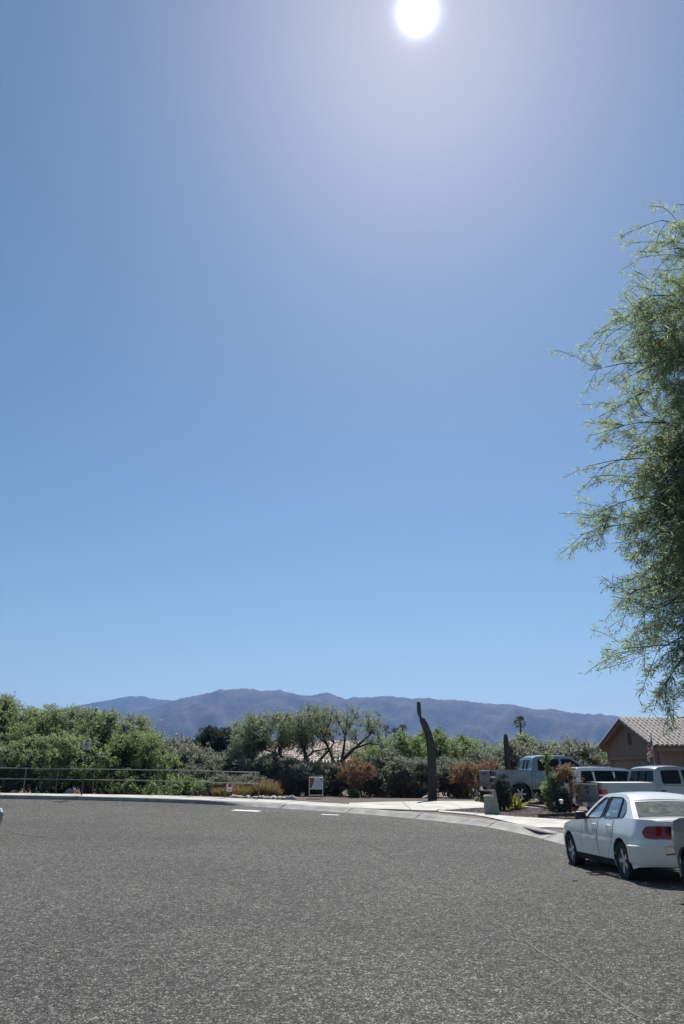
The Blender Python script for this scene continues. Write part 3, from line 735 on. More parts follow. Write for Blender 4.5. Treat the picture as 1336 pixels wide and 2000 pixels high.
# --- the open mesquite with the spreading limbs in the middle
y0 = 42.0; b0 = gbase(-1.9, y0); spec = []
for (x0, x1, yt, yb, n) in ((456, 500, 1412, 1476, 60), (480, 560, 1396, 1462, 125), (545, 612, 1402, 1456, 90), (556, 600, 1396, 1464, 60), (480, 720, 1450, 1486, 46), (600, 660, 1384, 1410, 20), (590, 645, 1400, 1450, 60), (460, 500, 1440, 1490, 16)):
    for _ in range(n): spec.append((random.uniform(x0, x1), random.uniform(yt, yb), random.uniform(.28, .5)))
cl = px_clumps(spec, y0, b0, 1.6)
def tp(pts, y, b): return [atd(px, py, y) - b for px, py in pts]
tk = [tp([(603, 1562), (602, 1535), (600, 1505), (597, 1478), (594, 1462)], y0, b0), tp([(600, 1530), (575, 1508), (562, 1492), (545, 1474), (515, 1463)], y0 - .4, b0), tp([(600, 1512), (620, 1490), (640, 1468), (652, 1452)], y0 + .3, b0), tp([(598, 1480), (612, 1468), (640, 1462)], y0, b0)]
trr = [[.20, .17, .15, .12, .08], [.11, .09, .07, .05, .035], [.10, .08, .06, .035], [.06, .05, .03]]
plant('mesquite_tree', b0, plant_mesh(cl, .085, tk, trr, M['L_mesq2'], M['bark'], 11, 15, .4, .1, .26, .09, twig_r=.005), 'wide mesquite tree with a dark forked trunk before the pale roof', 'tree')
# --- its thinner neighbour, almost bare, leaning to the right
b1 = gbase(-.6, 41.0); y1 = 41.0; spec = []
for (x0, x1, yt, yb, n) in ((640, 690, 1384, 1450, 24), (690, 740, 1390, 1450, 24), (575, 650, 1380, 1430, 22), (710, 752, 1405, 1462, 14)):
    for _ in range(n): spec.append((random.uniform(x0, x1), random.uniform(yt, yb), random.uniform(.4, .7)))
tk = [tp([(628, 1560), (635, 1520), (655, 1498), (675, 1478), (700, 1455), (722, 1436), (735, 1415)], y1, b1), tp([(668, 1484), (673, 1450), (676, 1420), (680, 1392)], y1 + .2, b1), tp([(690, 1463), (720, 1452), (745, 1455)], y1, b1), tp([(655, 1498), (645, 1470), (632, 1440), (618, 1400), (612, 1378)], y1 + .4, b1), tp([(640, 1455), (605, 1425), (580, 1392)], y1 + .5, b1), tp([(632, 1440), (645, 1410), (650, 1378)], y1 + .3, b1), tp([(675, 1440), (660, 1405), (655, 1385)], y1, b1), tp([(676, 1425), (695, 1400), (702, 1380)], y1, b1), tp([(722, 1436), (738, 1410), (744, 1396)], y1, b1)]
trr = [[.17, .15, .13, .10, .07, .05, .025], [.08, .06, .04, .015], [.06, .04, .02], [.1, .07, .05, .03, .012], [.05, .03, .012], [.035, .025, .01], [.03, .02, .01], [.03, .02, .01], [.03, .02, .01]]
plant('mesquite_tree', b1, plant_mesh(px_clumps(spec, y1, b1, 1.3), .10, tk, trr, M['L_mesq2'], M['bark'], 11, 10, .8, -.1, .22, .07, twig_r=.005), 'thin half bare mesquite leaning right above the rust coloured shrub', 'tree')

# --- leafy mass on the left
def left_tree(px, top, foot_y, halfw, lm_, label, seed, n=70, per=20, leaf=.12, depth=2.2, tw=20, droop=.15, up=.35, low=.2, name='mesquite_tree', cat='tree', bm_='bark', group=None, r=(.5, .85)):
    random.seed(seed); x = atd(px, 1500, foot_y).x; b = gbase(x, foot_y); ztop = atd(px, top, foot_y).z - b.z; hw = halfw
    cl = []
    for _ in range(n):
        a = random.uniform(0, 6.28); q = random.random() ** .5; hz_ = random.uniform(low, 1); w = hw * (1 - max(0, hz_ - .45) ** 1.7 * 1.55) 
        rr = random.uniform(*r); cl.append(((math.cos(a) * q * w, math.sin(a) * q * min(depth, w), hz_ * (ztop - rr * .8)), (rr, rr, rr * .85)))
    tp_, tr_ = stems(4, ztop * .55, hw * .5, .13)
    return plant(name, b, plant_mesh(cl, leaf, tp_, tr_, M[lm_], M[bm_], tw, per, up, droop), label, cat, group)
left_tree(-35, 1352, 43, 2.6, 'L_mesq', 'dark leafy mesquite at the far left of the thicket', 1, 90)
left_tree(28, 1366, 45, 2.0, 'L_mesq', 'mesquite with ragged bare tips, tallest at the left above the rail', 2, 70)
left_tree(78, 1370, 42.5, 2.2, 'L_bright', 'yellow-green mesquite crown behind the left end of the rail', 3, 70)
left_tree(135, 1376, 44, 2.1, 'L_mesq2', 'grey-green mesquite rising behind the no parking sign', 4, 70)
left_tree(180, 1378, 42, 2.0, 'L_mesq', 'twiggy mesquite just right of the no parking sign', 5, 70)
left_tree(232, 1388, 43, 2.5, 'L_mesq2', 'feathery mesquite sloping down in front of the distant peak', 6, 95, leaf=.11)
left_tree(268, 1418, 40.5, 2.0, 'L_bright', 'fresh green bush mesquite at the right end of the leafy thicket', 7, 70, low=.05)
left_tree(120, 1428, 39.5, 3.4, 'L_mesq', 'broad low mesquite under the taller ones behind the rail', 8, 110, low=.12)
left_tree(20, 1440, 39.0, 2.2, 'L_mesq2', 'drooping shrub behind the left end of the rail', 9, 60, low=.08, name='green_shrub', cat='shrub')
left_tree(315, 1462, 42.0, 1.5, 'L_mesq', 'mid green shrub between the leafy thicket and the brown brush', 10, 45, low=.05, name='green_shrub', cat='shrub')
left_tree(355, 1512, 38.6, 1.5, 'L_bright', 'low bright green shrub behind the middle of the rail', 11, 44, low=.05, leaf=.10, r=(.35, .55), name='green_shrub', cat='shrub')
left_tree(402, 1518, 38.2, .9, 'L_bright', 'small rounded green shrub beside the dry grass and rail', 12, 26, low=.05, leaf=.10, r=(.3, .45), name='green_shrub', cat='shrub')
left_tree(255, 1518, 38.0, .7, 'L_bright', 'little sunlit green shrub under the top rail', 13, 14, low=.1, leaf=.10, r=(.25, .4), name='green_shrub', cat='shrub')
left_tree(175, 1490, 38.2, .9, 'L_bright', 'yellow-green sapling right behind the sign post', 14, 16, low=.45, leaf=.11, r=(.3, .45), name='sapling', cat='shrub')
# dark dense evergreen
left_tree(418, 1417, 52, 1.75, 'L_dark', 'dark dense evergreen with a blunt top left of the pale roof', 15, 130, per=26, tw=24, leaf=.15, depth=1.7, low=.15, r=(.5, .7), name='evergreen_tree')

# --- grey-brown brush across the wash: each bush its own thing
brush_meshes = []
for sd in range(4):
    random.seed(40 + sd); tp_, tr_ = stems(7, 1.3, .8, .035)
    brush_meshes.append(plant_mesh(blob_clumps(1.1, .95, .95, .86, 44, (.35, .6)), .095, tp_, tr_, M['L_brush'], M['twig'] if sd % 2 else M['browntwig'], 34, 12, .6, -.05, .34, twig_r=.011))
BR = [(335, 1470, 45, 'twiggy grey bush against the foot of the blue mountain'), (365, 1478, 43.5, 'brown bare bush left of the dark evergreen'), (395, 1496, 41, 'grey brush in front of the dark evergreen'), (440, 1496, 42.5, 'brown brush below the right side of the dark evergreen'),
      (470, 1490, 41, 'tangled brush at the end of the rail'), (505, 1500, 40, 'dense dark brush behind the dry grass clump'), (540, 1494, 41.2, 'shaded brush under the wide mesquite, left of its trunk'), (575, 1502, 39.6, 'dark brush just left of the yard sign'),
      (612, 1508, 39.6, 'dark brush right behind the yard sign'), (650, 1505, 40.5, 'dim brush between yard sign and rust coloured shrub'), (705, 1512, 39.8, 'grey brush under the rust coloured shrub'), (748, 1490, 40.4, 'blue grey brush right of the rust coloured shrub'),
      (775, 1502, 38.8, 'pale tangled brush two bushes left of the leaning cactus'), (812, 1500, 39.0, 'pale brush at the left foot of the leaning cactus'), (868, 1500, 40.0, 'tall brush right behind the leaning cactus foot'), (900, 1508, 39.4, 'brush left of the silver pickup tail'),
      (430, 1530, 38.2, 'low grey brush left of the small white sign'), (490, 1528, 38.0, 'low brush behind the last rail post'), (930, 1490, 43, 'brush above the silver pickup bed'), (1010, 1478, 46, 'brush behind the silver pickup cab'), (1130, 1475, 47, 'yellowish brush left of the tiled garage'), (1075, 1478, 46, 'brush in front of the palm, beyond the silver pickup')]
for i, (px, top, y, lab) in enumerate(BR):
    x = atd(px, 1500, y).x; b = gbase(x, y); h = atd(px, top - 9, y).z - b.z; s = h / 1.62
    plant('brush', b, brush_meshes[i % 4], lab, 'bush', 'grey brush along the wash', random.uniform(0, 6.28), (max(1.0, s * .95), max(1.0, s * .9), s), ('foliage', 'stem'))

# --- rust coloured shrubs
def rust(px, top, y, hw, label, seed, lowf=.45, dense=44):
    random.seed(seed); x = atd(px, 1500, y).x; b = gbase(x, y); h = atd(px, top, y).z - b.z
    tp_, tr_ = stems(8, h * .6, hw * .6, .028)
    cl = [((c[0], c[1], c[2]), r) for c, r in blob_clumps(hw, hw * .8, h * (1 - lowf) * .52, h * (lowf + (1 - lowf) * .45), dense, (.22, .4))]
    return plant('rust_shrub', b, plant_mesh(cl, .07, tp_, tr_, M['L_rust'], M['browntwig'], 20, 10, .5, .0, .32, twig_r=.006), label, 'shrub', None, 0, 1, ('foliage', 'stem'))
rust(698, 1484, 37.4, .92, 'round rust coloured shrub right of the yard sign', 61, .38)
rust(912, 1486, 38.0, .95, 'rust coloured shrub left of the silver pickup tailgate', 62, .3)
rust(958, 1484, 38.6, .8, 'rust coloured shrub behind the silver pickup bed', 63, .3, 46)
rust(1106, 1482, 30.6, .46, 'dry rusty bush in front of the silver pickup hood', 64, .2, 17)

# --- green row beyond, and shorter crowns between
rowm = []
for sd in range(4):
    random.seed(80 + sd); tp_, tr_ = stems(4, 2.6, 1.0, .10)
    rowm.append(plant_mesh(blob_clumps(1.9, 1.5, 1.9, 2.4, 64, (.5, .85)), .16, tp_, tr_, M[('L_bright', 'L_mesq', 'L_mesq2', 'L_mesq')[sd]], M['bark'], 18, 18, .35, .1, .3))
ROW = [(716, 1438, 58, 0, 'light green tree behind the bare mesquite tips'), (752, 1436, 56, 1, 'green tree below the left palm pair'), (790, 1418, 54, 0, 'bright green tree left of the leaning cactus top'), (822, 1414, 57, 0, 'bright green crown touching the leaning cactus'), (868, 1412, 55, 0, 'tall bright green tree right of the leaning cactus'),
       (905, 1426, 57, 0, 'green tree two crowns right of the leaning cactus'), (940, 1440, 60, 1, 'green tree left of the straight cactus'), (972, 1444, 62, 2, 'dull green tree touching the straight cactus'), (1020, 1421, 58, 2, 'grey-green tree below the single palm'), (1060, 1446, 62, 1, 'olive tree right of the single palm'),
       (1098, 1440, 60, 2, 'grey-green tree over the white van'), (1140, 1444, 62, 2, 'pale olive tree beside the garage gable'), (1180, 1452, 66, 1, 'tree behind the garage eave'), (470, 1440, 60, 1, 'tree in the gap between evergreen and wide mesquite'), (345, 1466, 64, 1, 'low tree at the foot of the mountain slope'), (305, 1450, 66, 1, 'tree behind the right end of the leafy thicket')]
for i, (px, top, y, k, lab) in enumerate(ROW):
    x = atd(px, 1500, y).x; b = gbase(x, y); h = atd(px, top, y).z - b.z; s = h / 4.75
    plant('bushy_tree', b, rowm[k], lab, 'tree', 'green trees beyond the wash', random.uniform(0, 6.28), (max(.75, s), max(.75, s), s))
# far scrub that reads as one mass
random.seed(5); cl = []
for _ in range(900):
    y = random.uniform(70, 330); x = random.uniform(-.62, .62) * y; cl.append(((x, y, .5 + random.uniform(.2, 1.0) * (2.2 + y * .006)), random.uniform(1.2, 2.2)))
lmf, wmf = plant_mesh(cl, .45, [], [], M['L_mesq2'], M['twig'], 7, 9, .3, .1, .4, limbs=False, scatter=.2, shell=.5)
fs = tag(obj('desert_scrub', lmf), kind='stuff')

# --- palms
def palm_mesh(seed, h=5.0, n=34):
    random.seed(seed); wood = MB(); wood.tube([(0, 0, 0), (.05, 0, h * .5), (0, .04, h)], [.26, .2, .2], 9)
    LV = []
    for i in range(n):
        a = i * 2.4; el = random.uniform(-.9, 1.25); c = Vector((0, 0, h - .1)); L = random.uniform(.7, 1.0)
        d = Vector((math.cos(a) * math.cos(el), math.sin(a) * math.cos(el), math.sin(el))); tip = c + d * L; wood.tube([c, tip], [.02, .01], 3)
        up = d.orthogonal().normalized() if abs(d.z) > .95 else Vector((0, 0, 1)); side = d.cross(up).normalized(); P, D = [], []
        for k in range(15):
            t = (k - 7) / 7 * 1.35; P.append(tip); D.append(d * math.cos(t) + side * math.sin(t) - Vector((0, 0, .25 * abs(t))))
        LV.append(blades(np.array(P), np.array(D), .62, .09))
    return np_mesh('frond', np.concatenate(LV).reshape(-1, 3), 4, M['L_palm']), wood.mesh('trunk', M['browntwig'], True, 0)
for i, (px, top, y, lab) in enumerate(((755, 1416, 210, 'leftmost small fan palm before the mountain'), (772, 1420, 215, 'middle fan palm of the three before the mountain'), (788, 1414, 205, 'fan palm touching the bright green trees left of the leaning cactus'), (1021, 1398, 150, 'single fan palm above the silver pickup'))):
    x = atd(px, 1480, y).x; b = gbase(x, y); h = atd(px, top, y).z - b.z
    plant('fan_palm', b, palm_mesh(i + 1, h - 1.2), lab, 'palm tree', 'fan palms in the distance', i * 1.3, 1.0, ('fronds', 'trunk'))

# --- cacti
def ribbed(pts, rad, ribs=15):
    P = [Vector(p) for p in pts]; mb = MB(); rows = []; n = ribs * 2
    for i, p in enumerate(P):
        t = (P[min(i + 1, len(P) - 1)] - P[max(i - 1, 0)]).normalized(); u = Vector((0, 1, 0)) - t * t.y; u.normalize(); w = t.cross(u)
        rows.append([p + (u * math.cos(math.pi * k / ribs) + w * math.sin(math.pi * k / ribs)) * rad[i] * (1.0 if k % 2 else .86) for k in range(n + 1)])
    mb.grid(rows); mb.add([rows[-1][k] for k in range(n)], [tuple(range(n))]); return mb
def dense(pts, rad, n=8):
    pts = [Vector(p) for p in pts]; out, r = [], []
    for i in range(len(pts) - 1):
        for k in range(n): t = k / n; out.append(pts[i].lerp(pts[i + 1], t)); r.append(rad[i] + (rad[i + 1] - rad[i]) * t)
    return out + [pts[-1]], r + [rad[-1]]
yc = 36.2; xb = atd(845, 1560, yc).x; bc = gbase(xb, yc)
pp = smooth = [atd(px, py, yc) - bc for px, py in ((845, 1562), (844, 1530), (844, 1500), (843, 1473), (841, 1452), (836, 1432), (829, 1414), (823.5, 1404), (822, 1400.5))]
pp[0].z = -.05
q, r = dense(pp, [.215, .215, .20, .205, .195, .17, .155, .12, .06]); sag = thing('saguaro_cactus', bc, 0, 'tall saguaro cactus bent to the left with a knobbed tip', 'cactus')
ribbed(q, r).build('stem', M['cactus'], sag, weld=True, angle=80)
q, r = dense([atd(px, py, yc) - bc for px, py in ((821.5, 1402), (819.5, 1396), (818.5, 1388), (818, 1376), (818, 1371.5), (818, 1369.8))], [.05, .075, .10, .095, .075, .03]); ribbed(q, r, 11).build('stem_tip', M['cactus'], sag, weld=True, angle=80)
yc = 38.3; xb = atd(992, 1500, yc).x; bc = gbase(xb, yc); sag = thing('saguaro_cactus', bc, 0, 'straight unbranched saguaro cactus standing behind the silver pickup bed', 'cactus')
zt = atd(992, 1433, yc).z - bc.z; q, r = dense([(0, 0, -.05), (0, 0, zt * .5), (0, 0, zt - .35), (0, 0, zt - .12), (0, 0, zt - .03), (0, 0, zt)], [.13, .135, .125, .10, .06, .02]); ribbed(q, r, 12).build('stem', M['cactus'], sag, weld=True, angle=80)

# --- dry grass, agave, garden shrubs by the pickup
def tuft(px, top, y, hw, lab, mat_='L_straw', n=420, name='dry_grass_clump', cat='grass clump', blade=.03, lean=.5):
    x = atd(px, 1500, y).x; b = gbase(x, y, 0); h = max(.25, atd(px, top, y).z - b.z)
    a = rng.uniform(0, 6.283, n); q = rng.uniform(0, 1, n) ** .6; P = np.stack([np.cos(a) * q * hw * .6, np.sin(a) * q * hw * .5, np.zeros(n)], 1); D = np.stack([np.cos(a) * q * lean + rng.normal(size=n) * .12, np.sin(a) * q * lean + rng.normal(size=n) * .12, np.ones(n)], 1)
    V = blades(P, D, h, blade); o = obj(name, np_mesh(name, V.reshape(-1, 3), 4, M[mat_])); o.location = b; return tag(o, lab, cat)
tuft(432, 1538, 36.6, .5, 'dry straw grass left of the small white sign')
tuft(470, 1533, 36.4, .75, 'wide straw grass clump between the last two rail posts', n=600)
tuft(520, 1524, 36.2, .6, 'tallest straw grass clump, right of the last rail post', n=600)
tuft(540, 1540, 36.3, .35, 'short straw grass at the right edge of the dry clumps', n=260)
def garden(px, top, y, hw, mat_, lab, seed, n=40, leaf=.06, r=(.12, .22), name='garden_shrub', low=.1, tw=18, per=16, wood='browntwig'):
    random.seed(seed); x = atd(px, 1560, y).x; b = gbase(x, y); h = atd(px, top, y).z - b.z; cl = []
    for _ in range(n):
        a = random.uniform(0, 6.28); q_ = random.random() ** .5; hz_ = random.uniform(low, 1); w = hw * math.sqrt(max(.08, 1 - (2 * hz_ - 1) ** 2 * .85)); rr = random.uniform(*r)
        cl.append(((math.cos(a) * q_ * w, math.sin(a) * q_ * w, hz_ * (h - rr * .7)), rr))
    tp_, tr_ = stems(5, h * .6, hw * .4, .02); return plant(name, b, plant_mesh(cl, leaf, tp_, tr_, M[mat_], M[wood], tw, per, .4, .05, .35, twig_r=.004), lab, 'shrub', None, 0, 1, ('foliage', 'stem'))
garden(978, 1522, 29.7, .40, 'L_dark', 'dark round clipped shrub before the pickup rear wheel', 91, 60)
garden(984, 1503, 29.9, .14, 'L_dark', 'narrow dark sprig rising out of the round clipped shrub', 92, 12)
garden(1074, 1468, 31.0, .34, 'L_bright', 'slender green shrub in front of the pickup door', 93, 26, .08, low=.1, r=(.10, .2), tw=12, per=12)
garden(1087, 1510, 30.8, .34, 'L_mesq', 'leafy green shrub low in front of the pickup door', 94, 36)
garden(1100, 1538, 30.0, .27, 'L_dark', 'dark round bush beside the grey truck tailgate', 95, 40, low=.05)
garden(942, 1555, 34.2, .28, 'L_mesq', 'small green plant under the silver pickup tail', 96, 14)
garden(690, 1541, 37.0, .30, 'L_mesq', 'small green plant at the foot of the round rust coloured shrub', 97, 22, r=(.06, .13))
def agave(px, y, r, lab):
    x = atd(px, 1560, y).x; b = gbase(x, y, 0); n = 26; a = np.arange(n) * 2.4; el = np.linspace(.15, 1.35, n); D = np.stack([np.cos(a) * np.cos(el), np.sin(a) * np.cos(el), np.sin(el)], 1); V = blades(np.zeros((n, 3)), D, r, r * .22)
    o = obj('agave', np_mesh('agave', V.reshape(-1, 3), 4, M['L_agave'])); o.location = b + Vector((0, 0, .05)); return tag(o, lab, 'agave')
agave(1003, 30.3, .62, 'upper yellow-green agave in front of the pickup wheel'); agave(1008, 29.9, .5, 'lower yellow-green agave beside the dark round shrub')
# ------------------------------------------------------------------ vehicles
class Body:
    """a car's lower shell as a surface over (distance round the outline from the rear middle, height)"""
    def __init__(s, L, W, rear=(.5, 3.2), front=(.7, 2.8), z0=.20, belt=None, prof=None, rshift=None, fshift=None, axles=(1.0, 3.7), arch=.36, wheel_r=.32, endz=None):
        s.L, s.W, s.z0, s.axles, s.arch, s.wr = L, W, z0, axles, arch, wheel_r
        s.belt = belt; s.prof = prof; s.rsh = rshift or [(0, 0), (2, 0)]; s.fsh = fshift or [(0, 0), (2, 0)]; s.endz = endz or [(0, z0), (L, z0)]
        a, n = rear; b, m = front; P = []
        for i in range(121): t = (i / 120) * math.pi / 2; P.append((a - a * math.cos(t) ** (2 / n), W / 2 * math.sin(t) ** (2 / n)))
        P += [(x, W / 2) for x in np.linspace(a, L - b, 60)[1:-1]]
        for i in range(121): t = (1 - i / 120) * math.pi / 2; P.append((L - b + b * math.cos(t) ** (2 / m), W / 2 * math.sin(t) ** (2 / m)))
        s.P = np.array(P); s.S = np.concatenate([[0], np.cumsum(np.hypot(*np.diff(s.P, axis=0).T))]); s.len = s.S[-1]
    def xy(s, q): return float(np.interp(q, s.S, s.P[:, 0])), float(np.interp(q, s.S, s.P[:, 1]))
    def sx(s, x): return float(np.interp(x, s.P[:, 0], s.S))
    def tab(s, T, v): return float(np.interp(v, [p[0] for p in T], [p[1] for p in T]))
    def zb(s, x): return s.tab(s.belt, x)
    def zlo(s, x):
        z = s.tab(s.endz, x)
        for a in s.axles:
            d = abs(x - a)
            if d < s.arch: z = max(z, s.wr + math.sqrt(s.arch ** 2 - d * d))
        return z
    def pt(s, q, z, side=1, off=0.0):
        x, y = s.xy(q)
        def base(q, z):
            x, y = s.xy(q); wr_ = 1 - sst(0, .75, x); wf = sst(s.L - .9, s.L, x)
            return Vector((x + s.tab(s.rsh, z) * wr_ + s.tab(s.fsh, z) * wf, y * s.tab(s.prof, z), z))
        p = base(q, z)
        if off:
            dq = base(min(s.len, q + .01), z) - base(max(0, q - .01), z); dz = base(q, z + .01) - base(q, z - .01); n = dz.cross(dq); 
            if n.length > 1e-9: p = p + n.normalized() * off * (-1 if n.dot(p - Vector((s.L / 2, 0, z))) < 0 else 1)
        return Vector((p.x, p.y * side, p.z))
    def shell(s, nz=9):
        xs = list(np.linspace(0, s.L, 64))
        for a in s.axles: xs += [a + s.arch * math.cos(t) for t in np.linspace(0, math.pi, 17)] + [a + s.arch * 1.001, a - s.arch * 1.001]
        qs = sorted(set([round(s.sx(x), 4) for x in xs if .02 < x < s.L - .02] + list(np.round(np.linspace(0, s.sx(.4), 22), 4)) + list(np.round(np.linspace(s.sx(s.L - .6), s.len, 26), 4))))
        mb = MB()
        for side in (1, -1):
            rows = []
            for q in qs:
                x = s.xy(q)[0]; lo, hi = s.zlo(x), s.zb(x); rows.append([s.pt(q, lo + (hi - lo) * (k / nz), side) for k in range(nz + 1)])
            mb.grid(rows)
        return mb
    def cap(s, x0, x1, crown=.04, n=18, m=12, dz=0.0):
        rows = []
        for i in range(n + 1):
            x = x0 + (x1 - x0) * i / n if x1 < s.L - .01 else x0 + (x1 - x0) * math.sin(math.pi / 2 * i / n)
            q = s.sx(x) if x > .02 else 0.0
            if x >= s.L - .001: q = s.len
            p = s.pt(q, s.zb(x)); w = abs(p.y); rows.append([Vector((p.x, w * u, p.z + dz + crown * (1 - abs(u) ** 2.2) * min(1, w / (s.W * .3)))) for u in np.linspace(-1, 1, m + 1)])
        return MB().grid(rows)
    def patch(s, q0, q1, z0, z1, off, side=1, nq=10, nz=5, back=.02):
        """a panel lying on the shell, standing off by off, with its rim turned in"""
        f0 = z0 if callable(z0) else (lambda t: z0); f1 = z1 if callable(z1) else (lambda t: z1); rows = []
        for i in range(-1, nq + 2):
            t = min(1, max(0, i / nq)); q = q0 + (q1 - q0) * t; r = []
            for k in range(-1, nz + 2):
                u = min(1, max(0, k / nz)); z = f0(t) + (f1(t) - f0(t)) * u; edge = i in (-1, nq + 1) or k in (-1, nz + 1)
                r.append(s.pt(q, z, side, off - back if edge else off))
            rows.append(r)
        return MB().grid(rows)

def wheel(root, x, y, r, w, rim_r, spokes, rim_mat, side, name='wheel'):
    """rim with hub and spokes; the tyre is its child"""
    o = side; m = MB()
    m.lathe([(rim_r, -.09), (rim_r, .075), (rim_r * .93, .085), (rim_r * .90, .03), (rim_r * .88, -.05)], (0, 0, 0), 'y', 28)
    for k in range(spokes):
        a = 2 * math.pi * k / spokes; mt = Matrix.Rotation(a, 4, 'Y'); m.box(mt @ Vector((rim_r * .52, .055, 0)), (rim_r * .86, .035, rim_r * (.30 if spokes < 7 else .2)), mt.to_3x3().to_4x4(), 1)
    m.lathe([(.001, .085), (rim_r * .2, .08), (rim_r * .26, .05), (rim_r * .26, 0)], (0, 0, 0), 'y', 14)
    hub = m.build(name, rim_mat, root, angle=35); hub.location = (x, y, r)
    if side < 0: hub.rotation_euler = (0, 0, math.pi)
    t = MB(); t.lathe([(rim_r * .98, -w / 2 + .01), (rim_r * 1.06, -w / 2), (r * .92, -w / 2), (r * .985, -w / 2 + .025), (r, -w / 2 + .05), (r, w / 2 - .05), (r * .985, w / 2 - .025), (r * .92, w / 2), (rim_r * 1.06, w / 2), (rim_r * .98, w / 2 - .01)], (0, 0, 0), 'y', 32)
    t.lathe([(.001, -.03), (rim_r * .97, -.03)], (0, 0, 0), 'y', 20)
    t.build('tyre', M['tyre'], hub)
def poly_side(mb, outer, holes, ymap, side, thick=.03):
    loops = [[Vector((p[0], p[1], 0)) for p in outer]] + [[Vector((p[0], p[1], 0)) for p in h] for h in holes]
    tris = tessellate_polygon(loops); flat = [p for l in loops for p in l]
    for lay in (0, thick): mb.add([Vector((p.x, (ymap(p.x, p.y) - lay) * side, p.y)) for p in flat], tris)
    for l in loops:
        n = len(l); v = [Vector((p.x, (ymap(p.x, p.y) - d) * side, p.y)) for d in (0, thick) for p in l]; mb.add(v, [(i, (i + 1) % n, n + (i + 1) % n, n + i) for i in range(n)])
def round_poly(P, r=.05, n=4):
    out = []; N = len(P)
    for i in range(N):
        p, a, b = Vector(P[i]), Vector(P[i - 1]), Vector(P[(i + 1) % N]); d1, d2 = min(r, (a - p).length * .45), min(r, (b - p).length * .45); s_, e = p + (a - p).normalized() * d1, p + (b - p).normalized() * d2
        for k in range(n + 1): t = k / n; out.append(tuple(s_ * (1 - t) ** 2 + p * 2 * t * (1 - t) + e * t * t))
    return out
def end_panel(b0, b1, yb, yt, bulge, u=(-1, 1), v=(0, 1), n=10, m=6, off=0.0):
    rows = []
    for j in range(m + 1):
        vv = v[0] + (v[1] - v[0]) * j / m; r = []
        for i in range(n + 1):
            uu = u[0] + (u[1] - u[0]) * i / n; x = b0[0] + (b1[0] - b0[0]) * vv + (bulge + 0) * (1 - uu * uu) + off; z = b0[1] + (b1[1] - b0[1]) * vv + .02 * (1 - uu * uu) * vv; r.append(Vector((x, uu * (yb + (yt - yb) * vv), z)))
        rows.append(r)
    return rows
